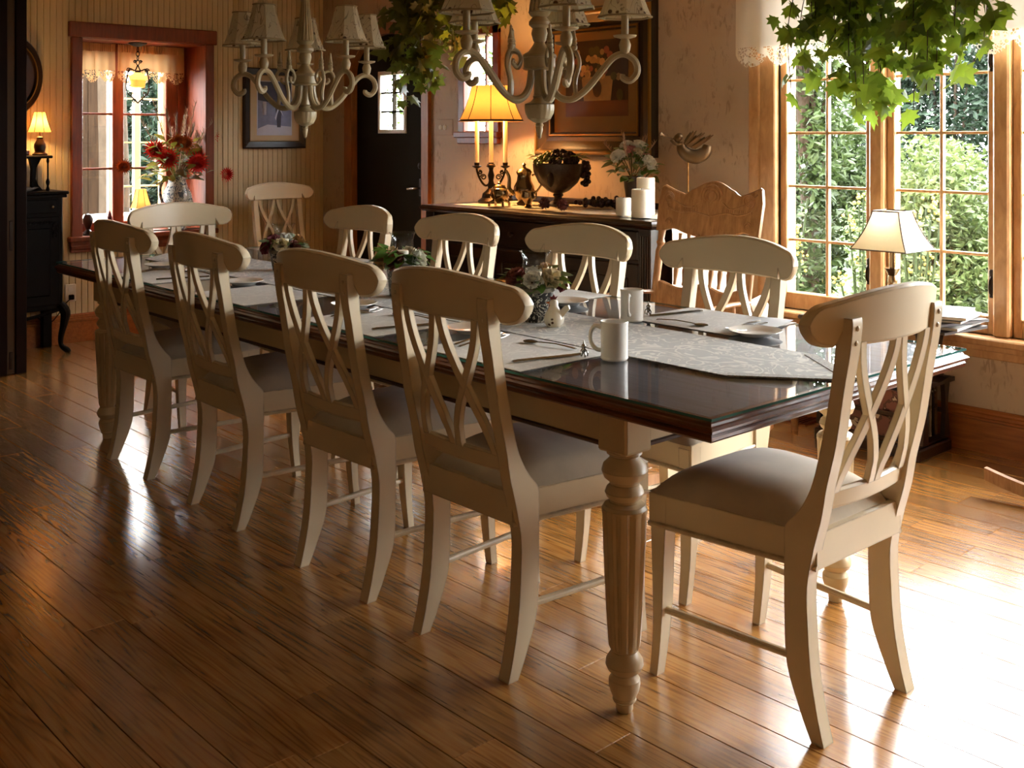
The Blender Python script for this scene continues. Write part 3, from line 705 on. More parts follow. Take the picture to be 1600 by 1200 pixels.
# ------------------------------------------------------------------ runner, mats, place settings
def damask(name, c1, c2, sc=14):
    N = NT(name); v = N.coord()
    w = N.noise(v, sc, 2, .5, 2.2); ln = N.ramp(N.math('ABSOLUTE', N.math('SUBTRACT', N.math('FRACT', N.math('MULTIPLY', w, 5), 0), .5), 0), [(.1, 1), (.2, 0)])
    N.set(Base_Color=N.mix(N.math('MULTIPLY', ln, .8), c1, c2), Roughness=.7, Sheen_Weight=.3, Specular_IOR_Level=.3); N.bump(ln, .2, .001); return N.m
m_run = damask('grey_damask', srgb(134, 127, 110), srgb(194, 187, 168), 8)
m_mat = damask('placemat_damask', srgb(166, 158, 142), srgb(186, 180, 164), 12)
m_tassel = plain('tassel', srgb(122, 112, 92), .8)
m_trimband = damask('embroidered_band', srgb(92, 82, 60), srgb(168, 154, 118), 60)
rn = thing('table_runner', 'grey damask table runner with pointed tasselled end', 'table runner', T(0, 0, ZT+.0006), TTH)
pts = [(.345, .22), (.345, 3.58), (.535, 3.76), (.725, 3.58), (.725, .22), (.535, -.022)]
MB().prism(pts, lambda a, b, t: (a, b, t), 0, .0022).obj('cloth', m_run, rn, False)
bd = MB()
for a, b in (((.345, .22), (.535, -.022)), ((.725, .22), (.535, -.022))):
    A, B = Vector(a), Vector(b); n_ = Vector((-(B-A).y, (B-A).x)).normalized()*.03
    if n_.y < 0: n_ = -n_
    q = [A, B, B+n_, A+n_]; bd.add([(p.x, p.y, .0023) for p in q]+[(p.x, p.y, .0036) for p in q], [(4, 5, 6, 7), (0, 1, 5, 4), (1, 2, 6, 5), (2, 3, 7, 6), (3, 0, 4, 7)])
bd.obj('band', m_trimband, rn, False)
ta = MB()
for i in range(14):
    a = R.uniform(-.8, .8); ta.tube(cr([(.535, -.02, .006), (.535+.012*a, -.034, .003), (.535+.02*a, -.042, -.03), (.535+.022*a+R.gauss(0, .003), -.04+R.gauss(0, .004), -.085)], 4), .0022, 5)
ta.ball((.535, -.03, .004), .011, 8, 5).obj('tassel', m_tassel, rn)

def settled(name, mb_parts, label, cat, u, v, z, rz, group):
    o = thing(name, label, cat, T(u, v, z), TTH+rz, group)
    return o
# prototypes in a seat frame: +y away from the sitter, x to the sitter's right
mat_me = MB().box(-.205, .205, -.165, .165, 0, .0022, .0009).mesh('placemat', m_mat, False)
def plate_mesh(r=.078):
    pr = [(.001, .003), (r*.6, .003), (r*.66, .006), (r*.97, .014), (r, .0155), (r*.995, .017), (r*.96, .0165), (r*.68, .0095), (r*.6, .0065), (.001, .006)]
    return MB().lathe([(.001, .0), (r*.55, 0)]+pr[2:], 36, cap=False).mesh('bread_plate', m_china)
plate_me = plate_mesh()
def mug_obj(name):
    return MB().lathe([(.001, 0), (.036, 0), (.039, .004), (.0395, .09), (.041, .098), (.0395, .1), (.037, .097), (.036, .01), (.001, .006)], 28, cap=False).mesh(name, m_china), \
        MB().tube(cr([(-.038, 0, .082), (-.056, 0, .086), (-.068, 0, .068), (-.066, 0, .042), (-.052, 0, .026), (-.037, 0, .024)], 5), [.006]*26, 8).mesh('handle', m_china), \
        MB().lathe([(.0396, .004), (.0402, .007), (.0396, .010)], 28, cap=False).mesh('bead_ring', m_china)
mug_me, mugh_me, mugr_me = mug_obj('mug_body')
def sweep_flat(pts, ws, th=.0018):
    rings = []
    for (x, y, z), w in zip(pts, ws): rings.append([(x-w, y, z), (x, y, z-th*.6), (x+w, y, z), (x, y, z+th)])
    return MB().rings(rings)
knife_me = sweep_flat([(0, -.105, .003), (0, -.09, .004), (0, -.03, .0035), (0, -.005, .003), (0, .0, .003), (0, .09, .003), (0, .105, .003)], [.006, .008, .0055, .004, .008, .0095, .002], .004).mesh('table_knife', m_steel)
spoon_h = sweep_flat([(0, -.09, .003), (0, -.075, .005), (0, -.02, .008), (0, .03, .006), (0, .05, .004)], [.007, .008, .0035, .003, .004], .0022)
spoon_h.ball((0, .068, .0045), .0165, 14, 8, (1, 1.45, .26)); spoon_me = spoon_h.mesh('spoon', m_steel)
fk = sweep_flat([(0, -.1, .003), (0, -.085, .005), (0, -.02, .009), (0, .035, .005), (0, .05, .004), (0, .06, .004)], [.006, .0075, .0035, .003, .010, .011], .0022)
for i in range(4): fk.tube([(-.009+.006*i, .058, .004), (-.009+.006*i, .085, .0055), (-.009+.006*i, .105, .009)], [.0016, .0015, .0008], 5)
fork_me = fk.mesh('dinner_fork', m_steel)
fig = MB().ball((0, 0, .028), .007, 8, 6).ball((0, 0, .017), .006, 8, 5, (1, .8, 1.4)).tube([(0, 0, .033), (0, 0, .044)], [.003, .001], 6)
for s in (-1, 1): fig.tube(cr([(s*.004, 0, .022), (s*.012, .002, .014), (s*.011, .003, .004)], 4), .0018, 6).tube(cr([(s*.003, 0, .012), (s*.006, 0, .005), (s*.007, -.003, .0015)], 4), .0022, 6)
fig_me = fig.mesh('card_holder', m_steel)
nap = MB().grid(10, 6, lambda s, q: ((s-.5)*.11, (q-.5)*.15, .003+.003*(1-abs(2*s-1)**2)*(.6+.4*sin(q*5))))
nap_me = nap.mesh('napkin', cloth('napkin_cloth', srgb(150, 146, 140)))
seats = [('N', .795, 'nearest near side chair', 1, 1), ('N', 1.42, 'second near side chair', 1, 0), ('N', 2.19, 'third near side chair', 0, 0), ('N', 2.93, 'leftmost near side chair', 1, 0),
         ('F', .74, 'far chair by the oak rocker', 1, 1), ('F', 1.52, 'far chair by the pillar candles', 0, 0), ('F', 2.25, 'far chair by the buffet lamp', 0, 0), ('F', 3.0, 'far chair by the arched door', 1, 0)]
ZC = ZT+.0006
for side, v, who, full, mug in seats:
    rz = TTH + (-pi/2 if side == 'N' else pi/2)
    def P(x, y, z):                          # seat frame -> world
        return T(y, v-x, z) if side == 'N' else T(TW-y, v+x, z)
    def put(name, me, x, y, z, r, lab, cat, grp):
        return tag(link(name, me, None, P(x, y, z), (0, 0, rz+r)), lab, cat, grp)
    put('placemat', mat_me, .0, .17, ZC, 0, 'grey placemat before the %s' % who, 'placemat', 'damask placemats')
    zm = ZC+.0024
    put('bread_plate', plate_me, -.295 if side == 'N' else -.24, .27, ZC, 0, 'small white scalloped plate left of the %s' % who, 'plate', 'bread plates')
    if full:
        put('table_knife', knife_me, .145, .16, zm, radians(-14), 'steel table knife on the placemat of the %s' % who, 'knife', 'table knives')
        put('dinner_fork', fork_me, -.14, .18, zm, radians(8), 'dinner fork on the placemat of the %s' % who, 'fork', 'dinner forks')
        put('dinner_fork', fork_me, -.175, .19, zm, radians(10), 'outer fork on the placemat of the %s' % who, 'fork', 'outer forks')
        put('spoon', spoon_me, .02, .285, zm, radians(98), 'dessert spoon laid across the mat top of the %s' % who, 'spoon', 'dessert spoons')
    if mug:
        put('card_holder', fig_me, .19, .245, zm, 0, 'tiny silver place card holder by the mug of the %s' % who, 'card holder', 'card holders')
        m = thing('mug', 'white ribbed mug %s' % ('with its handle in view on the bare glass' if side == 'N' else 'standing by the far placemat edge, nearest the buffet'), 'mug', P(.255 if side == 'N' else .165, .292 if side == 'N' else .352, ZC), rz+(radians(40) if side == 'N' else radians(-60)), 'white mugs')
        m.scale = (.9, .9, 1.0); link('mug_body', mug_me, m); link('handle', mugh_me, m); link('bead_ring', mugr_me, m)
        if side == 'F': put('napkin', nap_me, -.15, .075, zm, radians(15), 'folded grey napkin under the forks of the %s' % who, 'napkin', None)

# ------------------------------------------------------------------ flower centrepieces
def rose_mesh(mat, r=.024, seed=0):
    rr = random.Random(seed); mb = MB()
    for ring, (n, tilt, s) in enumerate(((3, .15, .5), (4, .4, .75), (5, .75, .95), (6, 1.1, 1.1))):
        for i in range(n):
            a = 2*pi*i/n + ring*.7 + rr.uniform(-.15, .15); n0 = len(mb.v)
            mb.grid(4, 4, lambda p, q: ((p-.5)*1.5*s*r*(1-.35*q*q*0), r*(.12+s*.5*sin(tilt)*q+.12*q*q*tilt - .4*s*(p-.5)**2), r*(1.15*q*cos(tilt)*s - .1*ring + .1*sin(p*3))))
            mb.xf(Matrix.Rotation(a, 4, 'Z'), n0)
    return mb.mesh('rose', mat, True, 80)
def leaf_mesh(mat, L=.05, w=.4, fold=.25, name='leaf'):
    mb = MB(); n = 6
    for i in range(n+1):
        t = i/n; hw = w*L*sin(pi*min(t*.95+.03, 1))**.8*(1-.35*t); z = -.25*L*t*t
        mb.v += [(-hw, L*t, z+fold*hw), (0, L*t, z), (hw, L*t, z+fold*hw)]
    for i in range(n):
        for k in (0, 1): a = i*3+k; mb.f.append((a, a+1, a+4, a+3))
    return mb.mesh(name, mat, True, 80)
def petal_mat(name, c): return plain(name, c, .7, var=.18, vs=60)
m_rose_cream = petal_mat('rose_cream', srgb(222, 206, 168)); m_rose_tan = petal_mat('rose_tan', srgb(188, 150, 100)); m_rose_white = petal_mat('rose_white', srgb(230, 228, 214))
m_rose_burg = petal_mat('rose_burgundy', srgb(112, 30, 40)); m_rose_dusk = petal_mat('rose_dusky', srgb(134, 78, 66)); m_rose_red = petal_mat('flower_red', srgb(206, 34, 28)); m_rose_orange = petal_mat('flower_orange', srgb(176, 84, 24)); m_rose_pink = petal_mat('rose_pink', srgb(190, 120, 110))
m_lf1 = leafmat('leaf_green', srgb(40, 92, 30), srgb(96, 140, 56), .25); m_lf2 = leafmat('leaf_greygreen', srgb(100, 122, 96), srgb(152, 164, 138), .2); m_lf3 = leafmat('leaf_dull', srgb(60, 66, 34), srgb(98, 96, 52), .2)
RO = {k: rose_mesh(m, .026, i) for i, (k, m) in enumerate((('cream', m_rose_cream), ('tan', m_rose_tan), ('white', m_rose_white), ('burg', m_rose_burg), ('dusk', m_rose_dusk), ('red', m_rose_red), ('orange', m_rose_orange), ('pink', m_rose_pink)))}
LF = [leaf_mesh(m_lf1), leaf_mesh(m_lf2, .05, .32), leaf_mesh(m_lf3, .055, .25)]
def scrollpot():
    N = NT('black_scroll_pot'); v = N.coord(); w = N.noise(v, 26, 1, .4, 3.0)
    ln = N.ramp(N.math('ABSOLUTE', N.math('SUBTRACT', N.math('FRACT', N.math('MULTIPLY', w, 4), 0), .5), 0), [(.10, 1), (.16, 0)])
    N.set(Base_Color=N.mix(ln, srgb(30, 27, 26), srgb(196, 190, 174)), Roughness=.35); return N.m
m_scroll = scrollpot(); m_rim = plain('pot_rim', srgb(120, 108, 86), .4)
def orient(d, roll=0):
    """rotation taking +Z to direction d"""
    q = Vector(d).normalized().to_track_quat('Z', 'Y').to_matrix().to_4x4() @ Matrix.Rotation(roll, 4, 'Z'); return q.to_euler()
def orient_y(d, roll=0): return (Vector(d).normalized().to_track_quat('Y', 'Z').to_matrix().to_4x4() @ Matrix.Rotation(roll, 4, 'Y')).to_euler()
def centrepiece(label, u, v, seq, seed, hsc=1.0, nleaf=46, glass=True):
    r = random.Random(seed); o = thing('flower_centrepiece', label, 'flower arrangement', T(u, v, ZC+.003), r.uniform(0, 6), 'flower centrepieces on the runner')
    H = .105*hsc
    MB().lathe([(.001, 0), (.044, 0), (.046, .004), (.058, H-.012), (.058, H-.012), (.052, H-.004), (.001, H-.006)], 28, cap=False).obj('pot', m_scroll, o)
    MB().lathe([(.056, H-.013), (.061, H-.012), (.062, H), (.057, H+.002), (.055, H-.004)], 28, cap=False).obj('pot_rim', m_rim, o)
    if glass:
        MB().lathe([(.030, H-.01), (.036, H+.03), (.040, H+.06), (.038, H+.085), (.044, H+.105), (.050, H+.112), (.049, H+.113), (.043, H+.106)], 28, cap=False).obj('hurricane_glass', m_glass_d, o)
        MB().lathe([(.022, H-.008), (.022, H+.045), (.018, H+.048), (.001, H+.046)], 16).obj('candle', m_candle, o)
    for i, k in enumerate(seq):
        a = 2*pi*i/len(seq)+r.uniform(-.2, .2); rad = r.uniform(.058, .078); d = Vector((cos(a), sin(a), r.uniform(.4, 1.1)))
        link('rose', RO[k], o, (rad*cos(a), rad*sin(a), H+r.uniform(.012, .035)), orient(d, r.uniform(0, 6)), (r.uniform(1.25, 1.7),)*3)
    for i in range(nleaf):
        a = r.uniform(0, 6.28); rad = r.uniform(.035, .065); d = Vector((cos(a+r.gauss(0, .4)), sin(a+r.gauss(0, .4)), r.uniform(-.35, .8)))
        link('leaf', r.choice(LF[:2]+LF[:1] if 'leafy' in label else LF), o, (rad*cos(a), rad*sin(a), H+r.uniform(-.004, .04)), orient_y(d, r.uniform(-.6, .6)), (r.uniform(.85, 1.4),)*3)
    return o
centrepiece('potted centrepiece with a white rose and hurricane glass, nearest the mugs', .535, 1.10, ['white', 'cream', 'burg', 'tan', 'white', 'burg', 'dusk'], 5)
centrepiece('leafy green middle centrepiece with tan roses in a black scroll pot', .535, 1.80, ['tan', 'dusk', 'white', 'dusk', 'cream', 'tan'], 9, 1.12, 70)
centrepiece('furthest centrepiece with burgundy and cream roses, left on the runner', .60, 2.75, ['burg', 'cream', 'dusk', 'tan', 'white', 'burg'], 12, .85, 36)
# rooster shaker
m_rooster = None
def rooster_mat():
    N = NT('rooster_glaze'); v = N.coord(); vo = N.n('ShaderNodeTexVoronoi'); vo.inputs['Scale'].default_value = 55; N.l(v, vo.inputs['Vector'])
    f = N.math('MULTIPLY', N.ramp(vo.outputs['Distance'], [(.2, 1), (.3, 0)]), N.ramp(N.noise(v, 30, 2), [(.48, 0), (.56, 1)]))
    N.set(Base_Color=N.mix(f, srgb(232, 222, 200), srgb(88, 60, 36)), Roughness=.2); return N.m
rs = thing('rooster_shaker', 'small white flowered ceramic rooster beside the nearest centrepiece', 'figurine', T(.505, .985, ZC+.003), radians(120))
MB().lathe([(.001, 0), (.020, 0), (.029, .010), (.031, .024), (.026, .040), (.017, .054), (.013, .064), (.014, .072), (.010, .080), (.001, .083)], 20).obj('body', rooster_mat(), rs)
MB().prism([(-.004, .078), (-.012, .092), (-.004, .089), (.001, .097), (.005, .089), (.012, .09), (.008, .078)], lambda a, b, t: (a, t, b), -.003, .003).obj('comb', m_wax_red, rs, False)
MB().lathe([(.005, 0), (.0005, .014)], 8).xf(Matrix.Translation((.012, 0, .071)) @ Matrix.Rotation(pi/2, 4, 'Y')).obj('beak', m_rose_orange, rs)
MB().ball((.013, 0, .060), .006, 8, 5, (.7, .6, 1.4)).obj('wattle', m_wax_red, rs)
MB().prism([(-.02, .02), (-.05, .055), (-.046, .066), (-.032, .062), (-.016, .045)], lambda a, b, t: (a, t, b), -.007, .007).obj('tail', rooster_mat(), rs, False)
# ------------------------------------------------------------------ sideboard (front faces -X)
SX0, SX1, SY0, SY1, SZ = 3.88, 4.60, 3.27, 4.95, .952
sb = thing('sideboard', 'long dark carved buffet against the wallpapered wall', 'sideboard', (SX0, SY0, 0))
LX, LY = SX1-SX0-.03, SY1-SY0
MB().rings([[(-.02-o, -.02-o, z), (LX, -.02-o, z), (LX, LY+.02+o, z), (-.02-o, LY+.02+o, z)] for o, z in ((-.02, .915), (-.005, .918), (.0, .925), (.008, .93), (.010, .938), (.004, .944), (.0, .949), (-.004, .952))]).obj('top', m_side, sb, False)
MB().box(LX-.03, LX-.01, .0, LY, .952, .985, .004).obj('gallery', m_side, sb, False)
MB().lathe([(.012, 0), (.014, .01), (.006, .016), (.013, .028), (.008, .04), (.001, .046)], 14, (LX-.06, LY-.03, .952)).obj('finial', m_side, sb)
MB().box(.02, LX-.01, .02, LY-.02, .14, .915, .004).obj('body', m_side, sb, False)
for y in (.0, LY-.075):
    st = MB().box(-.005, .06, y, y+.075, .10, .915, .004).obj('stile', m_side, sb, False)
    for k in range(4): MB().box(-.012, -.004, y+.012+.014*k, y+.020+.014*k, .2, .88, .003).obj('reed', m_side, st, False)
for x in (.05, .16, .27, .38, .49): MB().box(x, x+.05, .008, .022, .16, .9, .004).obj('side_reed', m_side, sb, False)
dw = (LY-.19)/3
for k in range(3):
    y0 = .085+k*(dw+.01)
    dr = MB().box(.004, .024, y0, y0+dw, .76, .9, .006).obj('drawer', m_side, sb, False)
    for q in (.28, .72): MB().lathe([(.008, 0), (.006, .012), (.014, .02), (.012, .028), (.001, .031)], 12).xf(Matrix.Translation((.006, y0+dw*q, .83)) @ Matrix.Rotation(-pi/2, 4, 'Y')).obj('knob', m_darkmetal, dr)
    do = MB().box(.004, .024, y0, y0+dw, .17, .745, .006).box(-.004, .006, y0+.06, y0+dw-.06, .24, .68, .008).obj('door', m_side, sb, False)
    MB().tube(cr([(0, y0+dw*.5-.06, .56), (-.02, y0+dw*.5-.03, .50), (-.012, y0+dw*.5, .46), (-.02, y0+dw*.5+.03, .5), (0, y0+dw*.5+.06, .56)], 5), .006, 7).obj('carved_swag', m_darkmetal, do)
for x in (.03, LX-.08):
    for y in (.03, LY-.09): MB().box(x, x+.06, y, y+.06, 0, .14, .008).obj('leg', m_side, sb, False)
# embroidered scarf over the top, hanging over the right end
def scarfmat():
    N = NT('white_scarf'); v = N.coord(); w = N.noise(v, 16, 2, .5, 2.5)
    ln = N.ramp(N.math('ABSOLUTE', N.math('SUBTRACT', N.math('FRACT', N.math('MULTIPLY', w, 4), 0), .5), 0), [(.05, 1), (.1, 0)])
    N.set(Base_Color=N.mix(N.math('MULTIPLY', ln, .5), srgb(226, 216, 196), srgb(176, 150, 112)), Roughness=.85); return N.m
m_scarf = scarfmat()
sf = thing('buffet_scarf', 'white embroidered scarf draped over the right end of the buffet', 'table scarf', (SX0, SY0, 0))
def scarf(s, q):
    x = .10+.50*q; L = s*2.12
    if L < 1.75: return (x, LY-.12-L*(LY-.12+.022)/1.75, .9545)
    dz = (L-1.75); return (x+.012*sin(q*14)*dz*3, -.030-.006*sin(q*9+1)-.01*min(1, dz*20), .9545-dz*(1+.12*sin(q*pi*1))-.01*min(1, dz*40))
MB().grid(60, 18, scarf).obj('cloth', m_scarf, sf, True, 60)
MB().tube([(.10, -.038, .57), (.10, -.038, .50)], .003, 6).lathe([(.006, .0), (.010, .01), (.011, .05), (.007, .085), (.010, .09), (.005, .1)], 10, (.10, -.038, .41)).obj('tassel', m_scarf, sf)

# ------------------------------------------------------------------ candelabra lamp
def bell_shade(rb, rt, h, seg, z0=0, k=.35, sq=False):
    pr = []
    for i in range(9):
        t = i/8; pr.append((rt+(rb-rt)*((1-t)*(1-k)+k*(1-t)**2.6), z0+h*t))
    mb = MB()
    if sq: mb.lathe(pr, 32, mod=lambda kk, a: .92/max(abs(cos(a)), abs(sin(a)))**.85, cap=False)
    else: mb.lathe(pr, seg, cap=False)
    return mb, pr
def shade_ribs(pr, n, r=.0022, rot=0, mul=1.0):
    mb = MB()
    for i in range(n):
        a = 2*pi*i/n+rot; mb.tube([(q*mul*1.003*cos(a), q*mul*1.003*sin(a), z) for q, z in pr], r, 5)
    return mb
def lamp_light(o, z, power, r=.03, col=(1, .58, .22)):
    d = bpy.data.lights.new('bulb_light', 'POINT'); d.energy = power; d.shadow_soft_size = r; d.color = col
    l = bpy.data.objects.new('bulb_light', d); COL.objects.link(l); l.parent = o; l.location = (0, 0, z)
SZT = .9565
cl = thing('candelabra_lamp', 'lit candelabra table lamp with three candle tubes under a gold bell shade', 'lamp', (4.22, 4.77, SZT), radians(-42))
m_goldshade = shade_mat('gold_shade', srgb(222, 170, 98), .05, (1, .45, .1), .08)
mb, pr = bell_shade(.187, .11, .205, 40, .478); mb.obj('lamp_shade', m_goldshade, cl)
shade_ribs(pr, 8, .0022).obj('shade_rib', m_lamp_brown, cl)
MB().lathe([(.186, .474), (.190, .478), (.187, .486)], 40, cap=False).obj('shade_trim', m_lamp_brown, cl)
MB().lathe([(.075, 0), (.078, .012), (.055, .03), (.05, .055), (.032, .07), (.018, .085), (.022, .1), (.014, .13), (.02, .16), (.012, .19), (.018, .215), (.026, .22), (.020, .228)], 18).obj('base', m_darkmetal, cl)
for s in (-1, 0, 1):
    x = s*.083
    if s:
        ar = MB().tube(cr([(s*.012, 0, .11), (s*.03, 0, .10), (s*.05, 0, .115), (s*.07, 0, .15), (s*.083, 0, .19), (s*.083, 0, .205)], 5), .0065, 8)
        for cx, cz, rr, st in ((s*.045, .15, .018, 0), (s*.064, .178, .012, 1)): ar.tube([(cx+rr*(1-k/30)*cos(st+k*.42)*s, 0, cz+rr*(1-k/30)*sin(st+k*.42)) for k in range(22)], .004, 6)
        ar.obj('arm', m_darkmetal, cl)
    MB().lathe([(.008, .2), (.018, .206), (.028, .212), (.028, .216), (.015, .218), (.016, .235)], 16, (x, 0, 0)).obj('candle_cup', m_darkmetal, cl)
    MB().lathe([(.0125, .235), (.0125, .50), (.001, .502)], 14, (x, 0, 0)).obj('candle', m_candle, cl)
lamp_light(cl, .57, 20, .035)

# ------------------------------------------------------------------ things on the sideboard
sg = thing('sugar_bowl', 'ornate silver sugar bowl before the candelabra lamp', 'bowl', (4.05, 4.51, SZT), .4)
MB().lathe([(.001, .02), (.02, .02), (.035, .03), (.05, .05), (.052, .07), (.044, .088), (.048, .098), (.044, .1), (.001, .06)], 24, cap=False).obj('bowl', m_agedsilver, sg)
for k in range(4):
    a = pi/4+k*pi/2; MB().tube(cr([(.03*cos(a), .03*sin(a), .03), (.055*cos(a), .055*sin(a), .022), (.06*cos(a), .06*sin(a), .0)], 4), [.007]*9, 8).obj('foot', m_agedsilver, sg)
for s in (-1, 1): MB().tube(cr([(s*.046, 0, .09), (s*.07, 0, .11), (s*.078, 0, .08), (s*.05, 0, .05)], 5), .004, 7).obj('handle', m_agedsilver, sg)
MB().lathe([(.044, .098), (.03, .115), (.008, .122), (.01, .13), (.001, .136)], 20).obj('lid', m_agedsilver, sg)
tp = thing('teapot', 'tall silver coffee pot left of the fruit compote', 'teapot', (4.25, 4.52, SZT), radians(130))
MB().lathe([(.04, 0), (.045, .008), (.03, .02), (.05, .045), (.062, .075), (.058, .105), (.042, .135), (.038, .165), (.046, .185)], 24).obj('body', m_agedsilver, tp)
MB().lathe([(.047, .185), (.035, .2), (.012, .21), (.008, .22), (.013, .228), (.001, .24)], 20).obj('lid', m_agedsilver, tp)
MB().tube(cr([(.055, 0, .06), (.085, 0, .09), (.085, 0, .15), (.105, 0, .195)], 5), [.015-.0005*i for i in range(16)], 9).obj('spout', m_agedsilver, tp)
MB().tube(cr([(-.045, 0, .165), (-.085, 0, .175), (-.1, 0, .12), (-.06, 0, .06)], 5), .006, 8).obj('handle', m_agedsilver, tp)
cm = thing('creamer', 'small silver creamer leaning beside the coffee pot', 'pitcher', (4.10, 4.33, SZT), 0)
MB().lathe([(.02, 0), (.024, .006), (.012, .016), (.03, .04), (.036, .06), (.032, .08), (.036, .09), (.033, .09), (.028, .06), (.001, .04)], 18, cap=False).obj('body', m_agedsilver, cm)
MB().tube(cr([(.03, 0, .08), (.06, 0, .085), (.06, 0, .05), (.034, 0, .045)], 5), .004, 7).obj('handle', m_agedsilver, cm)
cp = thing('fruit_compote', 'dark carved footed compote heaped with grapes and leaves', 'compote', (4.30, 4.296, SZT))
m_compote = plain('carved_compote', srgb(52, 34, 24), .35, var=.4, vs=30, bump=.8, bs=40)
MB().lathe([(.001, 0), (.06, 0), (.062, .012), (.03, .03), (.022, .05), (.03, .06), (.026, .07), (.06, .085), (.11, .13), (.138, .19), (.143, .235), (.136, .235), (.12, .2), (.001, .19)], 32, cap=False).obj('bowl', m_compote, cp)
m_grape = plain('dark_grape', srgb(48, 18, 22), .3, var=.4, rnd=3); m_grape_g = plain('green_grape', srgb(110, 112, 40), .3, var=.3, rnd=3)
gm, gg = MB().ball((0, 0, 0), .0135, 10, 7).mesh('grape', m_grape), MB().ball((0, 0, 0), .013, 10, 7).mesh('grape', m_grape_g)
for i in range(150):
    a = R.uniform(0, 6.28); q = .132*sqrt(R.random()); link('grape', gm if (cos(a-2.3) < .55) else gg, cp, (q*cos(a), q*sin(a), .232+.065*(1-(q/.14)**2)+R.uniform(-.008, .012)))
for i in range(46):                                     # bunch hanging over the right side
    t = R.random(); link('grape', gm, cp, (.112+R.gauss(0, .013), -.104+R.gauss(0, .013), .245-.13*t))
for i in range(34):
    a = R.uniform(0, 6.28); q = R.uniform(.06, .14)
    link('leaf', LF[0] if i % 2 else LF[2], cp, (q*cos(a), q*sin(a), .262+R.uniform(-.01, .02)), orient_y((cos(a), sin(a), R.uniform(-.2, .8)), R.uniform(-.5, .5)), (R.uniform(.7, 1.3),)*3)
MB().ball((0, 0, 0), .036, 14, 8, (1, .5, 1.2)).xf(Matrix.Translation((-.12, -.06, .15)) @ Matrix.Rotation(.5, 4, 'Z')).obj('carved_boss', m_compote, cp)
def burr(name, label, loc, r=.034):
    o = thing(name, label, 'dried flower', loc, 0, 'dried flower heads on the buffet'); mb = MB().ball((0, 0, r), r*.72, 12, 8)
    for i in range(150):
        z = R.uniform(-1, 1); a = R.uniform(0, 6.28); d = Vector((sqrt(1-z*z)*cos(a), sqrt(1-z*z)*sin(a), z))
        mb.tube([d*r*.6+Vector((0, 0, r)), d*r+Vector((0, 0, r))], [.0035, .0008], 4)
    mb.obj('flower_head', m_wax_dk, o, False)
m_wax_dk = plain('dried_red', srgb(78, 28, 16), .8, var=.3)
burr('dried_flower', 'dark red dried flower ball on the buffet, left of the pair', (4.02, 4.12, SZT)); burr('dried_flower', 'dark red dried flower ball on the buffet, right of the pair', (4.02, 3.985, SZT))
gy = thing('fallen_grapes', 'dark trailing bunch of grapes and leaves lying right of the compote', 'fruit', (4.30, 3.98, SZT))
for i in range(60): link('grape', gm, gy, (R.gauss(0, .05), R.gauss(0, .06), .0135+abs(R.gauss(0, .018))))
for i in range(14): a = R.uniform(0, 6.28); link('leaf', LF[2], gy, (R.gauss(0, .04), R.gauss(0, .05), .035), orient_y((cos(a), sin(a), .2), R.uniform(-.5, .5)))
for nm, loc, r, h, lab in (('short', (4.02, 3.564), .0375, .088, 'short ivory pillar candle, lowest of the three on the buffet'), ('mid', (3.98, 3.414), .0475, .136, 'ivory pillar candle of middle height, in front of the tallest'), ('tall', (4.13, 3.515), .045, .185, 'tallest ivory pillar candle at the right end of the buffet')):
    o = thing('pillar_candle', lab, 'candle', (*loc, SZT), 0, 'ivory pillar candles')
    MB().lathe([(r-.002, 0), (r, .002), (r, h-.004), (r-.003, h), (r-.008, h-.002), (r*.4, h-.010), (.001, h-.010)], 28, cap=False).obj('wax', m_candle, o)
    MB().tube([(0, 0, h-.010), (.001, 0, h+.004)], .0015, 6).obj('wick', m_black, o)
vs = thing('flower_vase', 'dark fluted vase of white flowers and pale grasses on the buffet', 'flower vase', (4.33, 3.78, SZT))
MB().lathe([(.035, 0), (.038, .006), (.02, .02), (.03, .06), (.04, .12), (.046, .175), (.048, .18), (.043, .178), (.001, .15)], 20, cap=False).obj('vase', m_compote, vs)
